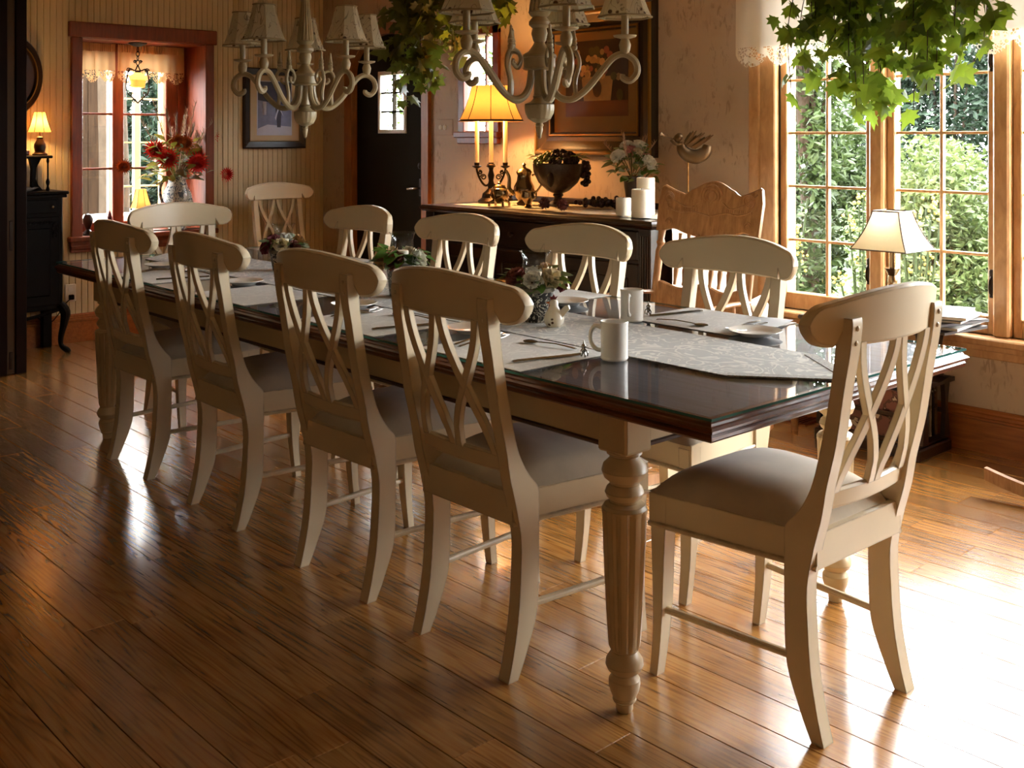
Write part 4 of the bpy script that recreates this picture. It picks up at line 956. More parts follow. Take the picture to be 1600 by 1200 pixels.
def bouquet(o, z, n, roses, rad, up, leaves, nl, seed, grass=0, gm_=None, rs=1.0):
    r = random.Random(seed); st = MB()
    for i in range(n):
        a = 2*pi*i/n*2.4+r.uniform(-.3, .3); el = r.uniform(.15, 1.35); q = rad*cos(el)*r.uniform(.7, 1); h = z+up*sin(el)*r.uniform(.7, 1)
        p = Vector((q*cos(a), q*sin(a), h)); st.tube([(0, 0, z-.03), tuple(p*.5+Vector((0, 0, z*.5))), tuple(p)], .0018, 4)
        link('rose', RO[r.choice(roses)], o, p, orient((cos(a)*cos(el), sin(a)*cos(el), .3+sin(el))), (r.uniform(.75, 1.2)*rs,)*3)
    for i in range(nl):
        a = r.uniform(0, 6.28); el = r.uniform(-.35, 1.3); q = rad*cos(el)*r.uniform(.2, 1.05); h = z+up*sin(el)*r.uniform(.3, 1.05)
        link('leaf', r.choice(leaves), o, (q*cos(a), q*sin(a), h), orient_y((cos(a+r.gauss(0, .5)), sin(a+r.gauss(0, .5)), r.uniform(-.4, .9)), r.uniform(-.8, .8)), (r.uniform(.7, 1.5),)*3)
    st.obj('stems', m_lf3, o)
    for i in range(grass):
        a = r.uniform(0, 6.28); el = r.uniform(.5, 1.35); L = rad*r.uniform(1.1, 1.55); e = Vector((L*cos(el)*cos(a), L*cos(el)*sin(a), z+up*1.25*sin(el)*r.uniform(.9, 1.25)))
        g = MB().tube(cr([(0, 0, z), tuple(e*.55+Vector((0, 0, z*.45))), tuple(e)], 4), [.0015]*9, 4)
        for k in range(10):
            t = .62+.38*k/9; p = Vector((0, 0, z))*(1-t)+e*t
            for s in range(3): aa = r.uniform(0, 6.28); g.tube([p, p+Vector((.012*cos(aa), .012*sin(aa), .02))], [.0016, .0004], 4)
        g.obj('grass_stalk', gm_, o, False)
m_pampas = plain('dried_grass', srgb(170, 140, 112), .85)
bouquet(vs, .19, 13, ['white', 'white', 'cream', 'pink'], .14, .17, LF, 80, 31, 9, m_pampas, 1.5)

# ------------------------------------------------------------------ pictures and wall fittings
pf = thing('still_life_painting', 'large dark framed still life with a flower basket over the buffet', 'picture', (XA, 4.313, 1.66))
def frame_rings(hw, hh, prof, ax):
    """prof: (inset, proud); ax 'x': hangs on wall x=0 facing -x; 'y': on wall y=0 facing -y"""
    rg = []
    for ins, pr_ in prof:
        q = [(-hw+ins, -hh+ins), (hw-ins, -hh+ins), (hw-ins, hh-ins), (-hw+ins, hh-ins)]
        rg.append([(-pr_, a, b) if ax == 'x' else (a, -pr_, b) for a, b in q])
    return MB().rings(rg, True, False)
hw, hh = .471, .433
frame_rings(hw, hh, [(0, 0), (0, .03), (.012, .045), (.03, .048), (.045, .04), (.09, .022), (.115, .02), (.12, .028), (.135, .028), (.142, .012), (.142, 0)], 'x').obj('frame', m_frame, pf, False)
frame_rings(hw-.012, hh-.012, [(0, .046), (.006, .054), (.018, .054), (.024, .046)], 'x').obj('gilt_bead', m_gold, pf, False)
frame_rings(hw-.118, hh-.118, [(0, .024), (.004, .033), (.012, .033), (.018, .022)], 'x').obj('gilt_bead', m_gold, pf, False)
m_matb = plain('picture_mat', srgb(126, 96, 52), .8); m_pdark = plain('paint_dark', srgb(44, 20, 12), .5, var=.35, vs=14); m_pred = plain('paint_shelf', srgb(92, 44, 22), .5, var=.3); m_pbask = plain('paint_basket', srgb(150, 120, 78), .6, var=.3, vs=30); m_pgrn = plain('paint_leaf', srgb(70, 64, 34), .6, var=.4)
def sheet(o, name, m, pts, d, ax='x'): return MB().add([(-d, a, b) if ax == 'x' else (a, -d, b) for a, b in pts], [tuple(range(len(pts)))]).obj(name, m, o, False)
def rc(a0, a1, b0, b1): return [(a0, b0), (a1, b0), (a1, b1), (a0, b1)]
sheet(pf, 'mat_board', m_matb, rc(-.34, .34, -.30, .30), .006); 
sheet(pf, 'canvas', m_pdark, rc(-.26, .23, -.20, .24), .008); sheet(pf, 'painted_shelf', m_pred, rc(-.26, .23, -.20, -.11), .0095)
sheet(pf, 'painted_basket', m_pbask, [(-.13, -.11), (.08, -.11), (.10, .03), (-.15, .03)], .0105); sheet(pf, 'painted_oval', m_pdark, [(-.025+.035*cos(a*pi/8), -.04+.05*sin(a*pi/8)) for a in range(16)], .0115)
for i in range(44):
    a, b = R.gauss(-.02, .08), R.uniform(.02, .19); q = R.uniform(.012, .028)
    sheet(pf, 'painted_petal', R.choice([m_rose_tan, m_pbask, m_rose_dusk, m_pgrn]), [(a+q*cos(k*pi/4), b+q*sin(k*pi/4)) for k in range(8)], .0118+i*.00003)
for a in (.15, -.20): sheet(pf, 'painted_pear', m_pbask if a > 0 else m_pgrn, [(a+.026*cos(k*pi/5), -.08+.034*sin(k*pi/5)) for k in range(10)], .0118)
pr2 = thing('framed_print', 'dark framed blue grey figure print with cream mat on the beadboard wall', 'picture', (4.188, YB-.009, 1.552))
hw, hh = .26, .297
frame_rings(hw, hh, [(0, 0), (0, .02), (.01, .026), (.035, .018), (.05, .014), (.052, 0)], 'y').obj('frame', m_frame, pr2, False)
frame_rings(hw-.05, hh-.05, [(0, .013), (.003, .016), (.006, .013)], 'y').obj('gilt_bead', m_gold, pr2, False)
m_matc = plain('cream_mat', srgb(206, 184, 150), .8, var=.03); m_blue = plain('print_blue', srgb(136, 146, 184), .7, var=.25, vs=22); m_bdark = plain('print_dark', srgb(78, 80, 100), .7, var=.3, vs=20); m_blight = plain('print_light', srgb(206, 212, 232), .7, var=.15)
sheet(pr2, 'mat_board', m_matc, rc(-.215, .215, -.25, .25), .004, 'y'); sheet(pr2, 'print_border', m_blight, rc(-.148, .148, -.20, .205), .005, 'y')
sheet(pr2, 'print', m_blue, rc(-.14, .14, -.192, .197), .006, 'y'); sheet(pr2, 'print_ground', m_blight, [(-.14, -.192), (.14, -.192), (.14, -.135), (-.06, -.12), (-.14, -.15)], .007, 'y')
sheet(pr2, 'print_wall', m_bdark, [(-.14, .06), (-.08, .05), (.14, .02), (.14, .197), (-.14, .197)], .007, 'y')
sheet(pr2, 'print_window', m_blight, rc(-.10, -.07, -.05, .05), .0075, 'y')
sheet(pr2, 'print_figure', m_bdark, [(.02, -.14), (.05, -.14), (.055, -.05), (.065, .0), (.05, .03), (.035, .045), (.02, .03), (.005, .0), (.012, -.05)], .008, 'y'); sheet(pr2, 'print_shawl', m_blight, [(.0, -.07), (.03, .015), (.04, .015), (.075, -.06), (.06, -.04), (.038, .0), (.022, -.04), (.01, -.09)], .0085, 'y')
ov = thing('oval_picture', 'oval carved dark frame on the wall above the black cabinet', 'picture', (2.31, YB-.009, 1.728))
n_ = 48; rg = []
for q, pr_ in ((1.0, 0), (1.0, .02), (.96, .035), (.90, .03), (.84, .026), (.80, .03), (.76, .02), (.75, 0)): rg.append([(.195*q*cos(2*pi*i/n_), -pr_, .258*q*sin(2*pi*i/n_)) for i in range(n_)])
MB().rings(rg, True, False).obj('frame', m_frame, ov)
MB().tube([(.195*.81*cos(2*pi*i/n_), -.031, .258*.81*sin(2*pi*i/n_)) for i in range(n_+1)], .004, 6).obj('gilt_bead', m_gold, ov)
sheet(ov, 'canvas', m_pdark, [(.195*.77*cos(2*pi*i/n_), .258*.77*sin(2*pi*i/n_)) for i in range(n_)], .008, 'y')
sw = thing('light_switch', 'papered light switch plate between the arched door and the small window', 'switch', (XA, 5.69, 1.405))
MB().box(-.008, 0, -.09, .09, -.055, .055, .004).obj('plate', m_wallp, sw, False)
for s in (-1, 1): MB().lathe([(.018, 0), (.018, .006), (.012, .010), (.001, .011)], 16).xf(Matrix.Translation((-.008, s*.022+.01, 0)) @ Matrix.Rotation(-pi/2, 4, 'Y')).obj('dial', m_white, sw)
ol = thing('wall_outlet', 'ivory wall outlet with a black plug beside the cabinet', 'outlet', (2.685, YB-.009, .325))
MB().box(-.035, .035, -.006, 0, -.057, .057, .003).obj('plate', m_white, ol, False)
MB().lathe([(.016, 0), (.016, .002), (.001, .002)], 16).xf(Matrix.Translation((0, -.006, .024)) @ Matrix.Rotation(pi/2, 4, 'X')).obj('socket', m_china, ol)
MB().box(-.015, .015, -.034, -.006, -.042, -.010, .004).obj('plug', m_black, ol, False)
MB().tube(cr([(.0, -.03, -.03), (-.04, -.03, -.06), (-.10, -.05, -.13), (-.16, -.06, -.17), (-.24, -.05, -.12)], 6), .0035, 6).obj('cord', m_black, ol)

# ------------------------------------------------------------------ black cabinet with shelf, far left
bc = thing('black_cabinet', 'tall black ornate cabinet on cabriole legs with a raised shelf', 'cabinet', (2.56, 6.86, 0))
MB().box(-.56, -.03, .02, .29, .27, .985, .006).obj('body', m_black, bc, False)
MB().box(-.58, .0, -.01, .30, .985, 1.005, .006).box(-.575, -.01, .0, .295, .965, .985, .004).obj('top', m_black, bc, False)
dr = MB().box(-.50, -.06, .012, .022, .87, .955, .004).obj('drawer', m_black, bc, False)
MB().ball((-.10, .0, .91), .011, 10, 6).obj('knob', m_silver, dr)
do = MB().box(-.52, -.05, .008, .022, .30, .85, .005).box(-.46, -.11, .002, .012, .36, .78, .006).obj('door', m_black, bc, False)
cv = MB()
for k in range(9): cv.tube([(-.08+.018*(1-q/16)*cos(q*.5+k), .002, .80-.028*k*.3+.02*(1-q/16)*sin(q*.5+k)) for q in range(16)], .0035, 5)
for k in range(12): cv.tube([(-.46+.032*k+.010*cos(q*.6), .002, .815+.008*sin(q*.6)) for q in range(11)], .003, 5)
cv.obj('carving', m_black, do)
MB().tube(cr([(-.4, .01, .27), (-.3, .008, .235), (-.2, .01, .24), (-.06, .012, .27)], 5), .012, 6).obj('apron_carving', m_black, bc)
for x in (-.545, -.045):
    s = 1 if x > -.3 else -1
    MB().tube(cr([(x, .035, .30), (x+s*.03, .02, .25), (x+s*.022, .02, .18), (x+s*.005, .025, .10), (x+s*.006, .02, .045), (x+s*.035, .0, .015), (x+s*.045, -.005, .0)], 4), [.028, .03, .032, .032, .031, .03, .027, .025, .023, .021, .019, .018, .017, .016, .015, .014, .014, .015, .017, .018, .018, .017, .016, .015, .012], 10).obj('leg', m_black, bc)
    MB().box(x-.028, x+.028, .24, .29, 0, .28, .004).obj('rear_leg', m_black, bc, False)
MB().box(-.53, -.075, .06, .28, 1.208, 1.226, .005).obj('shelf', m_black, bc, False)
MB().prism([(-.17, 1.005), (-.10, 1.005), (-.13, 1.04), (-.145, 1.08), (-.14, 1.15), (-.11, 1.208), (-.18, 1.208), (-.165, 1.14)], lambda a, b, t: (a, t, b), .16, .20).obj('bracket', m_black, bc, False)
MB().lathe([(.010, 0), (.012, .01), (.006, .03), (.012, .05), (.012, .06), (.005, .08), (.005, .17), (.009, .185), (.007, .203)], 12, (-.10, .08, 1.005)).obj('spindle', m_black, bc)
MB().box(-.50, -.20, .24, .25, 1.01, 1.20, .003).obj('mirror', m_silver, bc, False)
ds = thing('lace_dish', 'white scalloped dish under the shelf of the black cabinet', 'dish', (2.33, 6.99, 1.0052))
MB().lathe([(.001, 0), (.04, 0), (.085, .022), (.088, .024), (.084, .024), (.04, .005), (.001, .004)], 30, mod=lambda k, a: 1+.04*cos(a*12) if k in (2, 3, 4) else 1, cap=False).obj('dish', m_china, ds)
m_ambershade = shade_mat('amber_shade', srgb(222, 176, 110), .25, (1, .45, .1), .3)
def small_lamp(label, loc, power, sc_=1.0, rz=0):
    o = thing('small_lamp', label, 'lamp', loc, rz, 'small amber shaded lamps')
    mb, pr = bell_shade(.075*sc_, .036*sc_, .125*sc_, 8, .145*sc_, .3); mb.obj('lamp_shade', m_ambershade, o, False)
    shade_ribs(pr, 8, .0018).obj('shade_rib', m_lamp_brown, o)
    MB().lathe([(r*sc_, z*sc_) for r, z in ((.044, 0), (.046, .008), (.034, .016), (.030, .024), (.036, .05), (.034, .07), (.02, .095), (.018, .105), (.022, .112), (.008, .12), (.006, .16))], 16).obj('base', m_lamp_brown, o)
    lamp_light(o, .20*sc_, power, .02); return o
small_lamp('lit amber table lamp on the shelf of the black cabinet', (2.44, 7.02, 1.2262), 4)
small_lamp('little lit amber lamp on the sill inside the box window', (3.262, 7.40, .6905), .8, 1.05)
bx = tag(MB().box(2.15, 2.37, 6.99, 7.08, 1.2262, 1.262, .006).obj('wooden_box', m_redwood, None, False), 'long wooden box lying on the cabinet shelf beside the lamp', 'box')

# ------------------------------------------------------------------ box window: pendant, valances, flowers, cone
pd = thing('pendant_lamp', 'wrought iron scroll pendant with glowing amber glass in the box window', 'pendant lamp', (3.195, 7.30, 0))
MB().lathe([(.062, 1.995), (.062, 1.985), (.04, 1.972), (.012, 1.965)], 20).obj('ceiling_plate', m_black, pd)
chn = MB()
for k in range(4): chn.tube([(.012*cos(q*pi/6) if k % 2 else 0, 0 if k % 2 else .012*cos(q*pi/6), 1.945-.03*k+.018*sin(q*pi/6)) for q in range(13)], .003, 5)
chn.obj('chain', m_black, pd)
for s in (-1, 1):
    f = MB().tube(cr([(0, 0, 1.84), (s*.02, 0, 1.80), (s*.055, 0, 1.81), (s*.074, 0, 1.77), (s*.082, 0, 1.70), (s*.074, 0, 1.645), (s*.04, 0, 1.615), (0, 0, 1.575)], 5), .0045, 7)
    for cx, cz, rr in ((s*.065, 1.80, .017), (s*.05, 1.635, .016), (s*.028, 1.59, .014), (s*.02, 1.86, .012)): f.tube([(cx+rr*(1-q/22)*cos(q*.5), 0, cz+rr*(1-q/22)*sin(q*.5)) for q in range(18)], .0035, 6)
    f.obj('iron_scroll', m_black, pd)
MB().lathe([(.018, 1.80), (.02, 1.79), (.014, 1.775)], 14).obj('socket', m_black, pd)
m_pend = shade_mat('pendant_glass', srgb(236, 186, 104), .5, (1, .5, .15), .3)
MB().lathe([(.022, 1.785), (.03, 1.777), (.056, 1.765), (.062, 1.75), (.053, 1.735), (.052, 1.725), (.046, 1.685), (.043, 1.683), (.05, 1.735)], 28, cap=False).obj('glass_shade', m_pend, pd)
lamp_light(pd, 1.72, 3, .02)
def lace_mat(name, c, trans=.45, hole=1):
    N = NT(name); v = N.coord(); vo = N.n('ShaderNodeTexVoronoi', feature='DISTANCE_TO_EDGE'); vo.inputs['Scale'].default_value = 62; N.l(v, vo.inputs['Vector'])
    h = N.ramp(vo.outputs['Distance'], [(.10, 0), (.13, 1)]); h = N.math('MULTIPLY', h, N.ramp(N.noise(v, 22, 1), [(.42, 0), (.46, 1)]))
    N.set(Base_Color=c, Roughness=.9); tr = N.n('ShaderNodeBsdfTranslucent'); tr.inputs[0].default_value = (*c, 1); mx = N.n('ShaderNodeMixShader'); mx.inputs[0].default_value = trans
    N.l(N.b.outputs[0], mx.inputs[1]); N.l(tr.outputs[0], mx.inputs[2]); tp_ = N.n('ShaderNodeBsdfTransparent'); m2 = N.n('ShaderNodeMixShader')
    N.l(h, m2.inputs[0]); N.l(mx.outputs[0], m2.inputs[1]); N.l(tp_.outputs[0], m2.inputs[2]); N.l(m2.outputs[0], N.out.inputs[0]); return N.m
def sheer(name, c, trans=.5):
    N = NT(name); v = N.coord(); col = N.mix(N.noise(v, 8, 2), dk(c, .93), c); N.set(Base_Color=col, Roughness=.9)
    tr = N.n('ShaderNodeBsdfTranslucent'); N.l(col, tr.inputs[0]); mx = N.n('ShaderNodeMixShader'); mx.inputs[0].default_value = trans
    N.l(N.b.outputs[0], mx.inputs[1]); N.l(tr.outputs[0], mx.inputs[2]); N.l(mx.outputs[0], N.out.inputs[0]); return N.m
m_val = sheer('valance_voile', srgb(226, 216, 196), .10); m_lace = lace_mat('cutwork_lace', srgb(228, 218, 196), .15); m_val2 = sheer('valance_lamp_tint', srgb(214, 176, 126), .12); m_lace2 = lace_mat('lace_lamp_tint', srgb(212, 172, 120), .15)  # pendant's warm light is put into the box window valance and lace colours
def valance(name, label, axis, p, a0, a1, zt, zb, lace_h, scal, mv, ml, folds, amp):
    o = thing(name, label, 'valance', (p, a0, 0) if axis == 'x' else (a0, p, 0))
    L = a1-a0; nn = max(24, int(L*60))
    def off(s, q): return amp*(.25+.75*q)*(sin(s*folds*2*pi+.6*sin(s*23))+.35*sin(s*folds*4.3*pi))
    def low(s): return zb+.018*abs(sin(s*scal*pi))**.6*0 - .0
    def pt(s, z, q): d = off(s, q); return (d, s*L, z) if axis == 'x' else (s*L, d, z)
    MB().grid(nn, 10, lambda s, q: pt(s, zt+(low(s)-zt)*q, q)).obj('cloth', mv, o, True, 80)
    MB().grid(nn*2, 5, lambda s, q: pt(s, low(s)-(.35*lace_h+.65*lace_h*abs(sin(s*scal*pi))**.7)*q+.03*max(0, cos(s*scal*pi/2+.5))*0, 1)).obj('lace_edge', ml, o, True, 80)
    hd = MB().grid(nn*3, 3, lambda s, q: pt(s, zt+.02-.055*q, 0) if True else None)
    for i in range(len(hd.v)):
        x_, y_, z_ = hd.v[i]; k = i//4; e = .006*sin(k*1.9)+.003*sin(k*4.1)
        hd.v[i] = (x_+e-.004, y_, z_+.003*sin(k*2.3)) if axis == 'x' else (x_, y_+e-.004, z_+.003*sin(k*2.3))
    hd.obj('gathered_heading', mv, o, True, 80); return o
valance('valance', 'white cutwork lace valance across the big garden windows', 'x', 4.515, -.5, 3.25, 2.36, 1.785, .10, 22, m_val, m_lace, 17, .014)
valance('valance', 'left panel of the lamp tinted cutwork valance in the box window', 'y', 7.435, 2.775, 3.09, 1.965, 1.80, .085, 3, m_val2, m_lace2, 5, .010)
valance('valance', 'right panel of the lamp tinted cutwork valance in the box window', 'y', 7.435, 3.11, 3.60, 1.965, 1.80, .085, 4, m_val2, m_lace2, 7, .010)
MB().tube([(4.515, -.55, 2.345), (4.515, 3.31, 2.345)], .008, 8)
pc = thing('flower_pitcher', 'blue and white pitcher of red autumn flowers on the box window sill', 'flower vase', (3.443, 7.215, .6905), radians(200))
def pitchmat():
    N = NT('blue_white_pitcher'); v = N.coord(); w = N.noise(v, 14, 1, .4, 3.0)
    ln = N.ramp(N.math('ABSOLUTE', N.math('SUBTRACT', N.math('FRACT', N.math('MULTIPLY', w, 4), 0), .5), 0), [(.12, 1), (.2, 0)])
    N.set(Base_Color=N.mix(ln, srgb(190, 190, 178), srgb(70, 84, 96)), Roughness=.25); return N.m
m_pitch = pitchmat()
MB().lathe([(.001, 0), (.06, 0), (.065, .01), (.055, .03), (.075, .07), (.10, .14), (.108, .20), (.095, .26), (.07, .31), (.06, .34), (.066, .37), (.06, .37), (.05, .33), (.001, .3)], 28, cap=False).obj('body', m_pitch, pc)
MB().tube(cr([(.06, 0, .35), (.11, 0, .37), (.16, 0, .30), (.15, 0, .22), (.10, 0, .16)], 5), .011, 9).obj('handle', m_pitch, pc)
m_dryleaf = leafmat('autumn_leaf', srgb(84, 48, 22), srgb(140, 96, 44), .2); LFd = leaf_mesh(m_dryleaf, .07, .3)
def mum_mesh(mat, r=.05):
    mb = MB()
    for ring in range(5):
        n = 10+ring*3; tl = .25+ring*.3; L = r*(.55+.13*ring)
        for i in range(n):
            a = 2*pi*i/n+ring; d = Vector((sin(tl)*cos(a), sin(tl)*sin(a), cos(tl))); b = d.cross(Vector((0, 0, 1))).normalized()*r*.09; up = Vector((0, 0, .10*r))
            n0 = len(mb.v); mb.v += [tuple(d*.1*L), tuple(d*.6*L+b+up), tuple(d*L), tuple(d*.6*L-b+up)]; mb.f.append((n0, n0+1, n0+2, n0+3))
    return mb.mesh('mum', mat, False)
mums = [mum_mesh(m_rose_red, .062), mum_mesh(m_rose_orange, .05)]
for k, (dx, dz, dy, q) in enumerate(((-.10, .50, -.06, 0), (.11, .47, -.08, 0), (.36, .38, -.02, 0), (.26, .66, .0, 0), (-.02, .62, -.05, 1), (.04, .60, -.04, 1), (-.38, .45, .0, 1), (-.16, .56, .0, 0), (.18, .54, .02, 1))):
    p = Matrix.Rotation(-radians(200), 3, 'Z') @ Vector((dx, dy, dz)); link('mum', mums[q], pc, p, orient(Matrix.Rotation(-radians(200), 3, 'Z') @ Vector((dx*.8-.35, -.9, (dz-.45)*.8))), (R.uniform(1.05, 1.35),)*3)
    MB().tube(cr([(0, 0, .33), tuple(p*.5+Vector((0, 0, .19))), tuple(p)], 4), .004, 5).obj('stem', m_lf3, pc)
for i in range(170):
    a = R.uniform(0, 6.28); el = R.uniform(-.3, 1.3); q = .33*cos(el)*R.uniform(.15, 1)
    link('leaf', R.choice([LFd, LFd, LF[2], LF[1]]), pc, (q*cos(a), q*sin(a)*.5, .40+.28*sin(el)*R.uniform(.3, 1)), orient_y((cos(a), sin(a), R.uniform(-.5, .9)), R.uniform(-.8, .8)), (R.uniform(.8, 1.5),)*3)
for i in range(16):
    a = R.uniform(0, 6.28); el = R.uniform(.6, 1.45); L = R.uniform(.3, .48); e = Vector((L*cos(el)*cos(a)*1.3, L*cos(el)*sin(a)*.5, .38+L*sin(el)*1.15))
    g = MB().tube(cr([(0, 0, .33), tuple(e*.5+Vector((0, 0, .18))), tuple(e)], 4), .0018, 4)
    for k in range(16):
        t = .6+.4*k/15; p = Vector((0, 0, .33))*(1-t)+e*t
        for s in range(3): aa = R.uniform(0, 6.28); g.tube([p, p+Vector((.02*cos(aa), .02*sin(aa)*.6, .035))], [.0018, .0005], 4)
    g.obj('grass_stalk', m_pampas if i % 2 else m_dryleaf, pc, False)
p = Matrix.Rotation(-radians(200), 3, 'Z'); MB().tube(cr([tuple(p @ Vector(q)) for q in ((.02, 0, .4), (.2, -.03, .52), (.40, -.03, .515), (.52, -.03, .50))], 5), .0035, 5).obj('twig', m_wax_dk, pc)
cn = thing('red_cone', 'dark red cone ornament standing on the box window sill', 'ornament', (3.01, 7.33, .6905))
MB().lathe([(.03, 0), (.034, .02)]+[(.036*(1-k/11)**.7*(1 if k % 2 else .86), .02+.012*k) for k in range(10)]+[(.001, .15)], 12).obj('cone', m_wax_red, cn, False)
bf = thing('sill_ornament', 'dark little sill ornament left of the red cone', 'ornament', (2.85, 7.30, .6905))
MB().lathe([(.035, 0), (.03, .01), (.012, .03), (.03, .07), (.034, .1), (.02, .13), (.001, .14)], 14).obj('body', m_compote, bf)

# ------------------------------------------------------------------ chandeliers
m_chshade = shade_mat('embroidered_shade', srgb(206, 194, 166), 0, trans=.4, motif=srgb(84, 58, 40))
m_shadetrim = plain('shade_trim', srgb(150, 132, 98), .7)
def make_chandelier(label, loc, rz):
    o = thing('chandelier', label, 'chandelier', loc, rz, 'five arm chandeliers over the table')
    def fl(k, a): return 1-.10*(.5+.5*cos(a*14))**2 if 2 <= k <= 8 else 1
    MB().lathe([(.014, 1.945), (.022, 1.935), (.0155, 1.915)]+[(.016+.018*(t/5)**1.2, 1.91-.17*t/5) for t in range(6)]+[(.036, 1.735), (.030, 1.725), (.020, 1.718)], 56, mod=lambda k, a: 1-.12*(.5+.5*cos(a*14))**2 if 3 <= k <= 8 else 1).obj('fluted_column', m_chand, o, True, 25)
    MB().lathe([(.022, 1.72), (.034, 1.705), (.034, 1.695), (.022, 1.685), (.026, 1.668), (.020, 1.645), (.016, 1.64), (.022, 1.63), (.034, 1.612), (.052, 1.602), (.054, 1.595), (.050, 1.59), (.050, 1.562), (.053, 1.558), (.047, 1.553), (.017, 1.551), (.017, 1.475), (.022, 1.47), (.018, 1.465), (.030, 1.452), (.047, 1.446)], 32).obj('hub', m_chand, o)
    MB().lathe([(.047, 1.445), (.0475, 1.435), (.045, 1.418), (.036, 1.40), (.02, 1.39), (.010, 1.387), (.013, 1.38), (.010, 1.374), (.011, 1.366), (.006, 1.345), (.007, 1.342), (.001, 1.336)], 48, mod=lambda k, a: 1-.05*(.5+.5*cos(a*16)) if k < 4 else 1).obj('finial_bowl', m_chand, o, True, 25)
    MB().tube([(0, 0, 1.94), (0, 0, CEIL-.02)], .006, 8).obj('stem', m_chand, o); MB().lathe([(.06, CEIL-.001), (.058, CEIL-.012), (.03, CEIL-.03), (.01, CEIL-.04)], 20).obj('ceiling_canopy', m_chand, o)
    armp = cr([(.032, 1.552), (.040, 1.50), (.065, 1.467), (.105, 1.462), (.150, 1.495), (.195, 1.55), (.232, 1.592), (.268, 1.602), (.300, 1.580), (.306, 1.545), (.285, 1.520), (.262, 1.528), (.262, 1.540)], 5)
    arm_me = MB().tube([(r, 0, z) for r, z in armp], [.011]*(len(armp)-8)+[.011-.0004*k for k in range(8)], 8).mesh('arm', m_chand)
    scr = cr([(.115, 1.468), (.112, 1.52), (.125, 1.575), (.112, 1.612), (.085, 1.61), (.072, 1.585), (.085, 1.562), (.102, 1.572), (.098, 1.585)], 5)
    scr_me = MB().tube([(r, 0, z) for r, z in scr], [.008-.00008*k for k in range(len(scr))], 7).mesh('scroll', m_chand)
    fin_me = MB().lathe([(.006, 1.612), (.011, 1.62), (.011, 1.628), (.008, 1.632), (.011, 1.638), (.008, 1.644), (.010, 1.65), (.007, 1.658), (.004, 1.68), (.005, 1.684), (.001, 1.692)], 14, (.108, 0, 0)).mesh('spindle', m_chand)
    cup_me = MB().lathe([(.009, 1.60), (.012, 1.606), (.016, 1.615), (.019, 1.632), (.014, 1.646), (.012, 1.65), (.034, 1.656), (.037, 1.662), (.014, 1.663)], 24, (.268, 0, 0)).mesh('candle_cup', m_chand)
    tub_me = MB().lathe([(.0115, 1.66), (.0115, 1.735), (.001, 1.736)], 14, (.268, 0, 0)).mesh('candle_tube', m_chand)
    mb, pr = bell_shade(.084, .042, .138, 8, 1.718, .35); mb.xf(Matrix.Translation((.268, 0, 0))); sh_me = mb.mesh('lamp_shade', m_chshade, False)
    tr_me = MB().tube([(.268+.0845*cos(2*pi*i/8), .0845*sin(2*pi*i/8), 1.719) for i in range(9)], .0035, 6).mesh('shade_trim', m_shadetrim); tr2_me = MB().tube([(.268+.0425*cos(2*pi*i/8), .0425*sin(2*pi*i/8), 1.856) for i in range(9)], .003, 6).mesh('shade_trim', m_shadetrim)
    for k in range(5):
        a = 2*pi*k/5
        arm = link('arm', arm_me, o, None, (0, 0, a)); link('candle_cup', cup_me, arm); link('candle_tube', tub_me, arm)
        s = link('lamp_shade', sh_me, o, None, (0, 0, a)); link('shade_trim', tr_me, s); link('shade_trim', tr2_me, s)
        link('scroll', scr_me, o, None, (0, 0, a+pi/5*.0)); link('spindle', fin_me, o, None, (0, 0, a))
    return o
c1 = T(.56, 1.107); c2 = T(.56, 2.507)
ang1 = math.atan2(-c1[1], -c1[0]); ang2 = math.atan2(-c2[1], -c2[0])
ch1 = make_chandelier('ivory five arm chandelier hanging nearer, before the large painting', (*c1[:2], 0), ang1+radians(17))
dup(ch1, (*c2[:2], 0), ang2+pi, 'ivory five arm chandelier further left, before the framed print')

# ------------------------------------------------------------------ hanging ivy
def maple_mesh(name, mat, L=.075):
    pts = [(0, 0), (.10, .02), (.34, -.06), (.30, .12), (.55, .22), (.36, .36), (.46, .62), (.22, .56), (.14, .72), (0, 1.0)]
    full = pts + [(-x, y) for x, y in pts[-2:0:-1]]
    mb = MB(); mb.v = [(0, .35*L, .0)]+[(x*L, y*L, -.12*L*abs(x)*2-.15*L*max(0, y-.35)**1.2) for x, y in full]
    n = len(full); mb.f = [(0, 1+i, 1+(i+1) % n) for i in range(n)]; return mb.mesh(name, mat, False)
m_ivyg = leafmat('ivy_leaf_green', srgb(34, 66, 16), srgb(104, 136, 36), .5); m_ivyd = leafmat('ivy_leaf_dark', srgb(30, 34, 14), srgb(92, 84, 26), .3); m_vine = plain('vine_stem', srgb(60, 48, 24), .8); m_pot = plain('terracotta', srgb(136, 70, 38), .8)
lg = [maple_mesh('leaf', m_ivyg, q) for q in (.066, .08, .096)]; ld = [maple_mesh('leaf', m_ivyd, q) for q in (.085, .105, .125)]
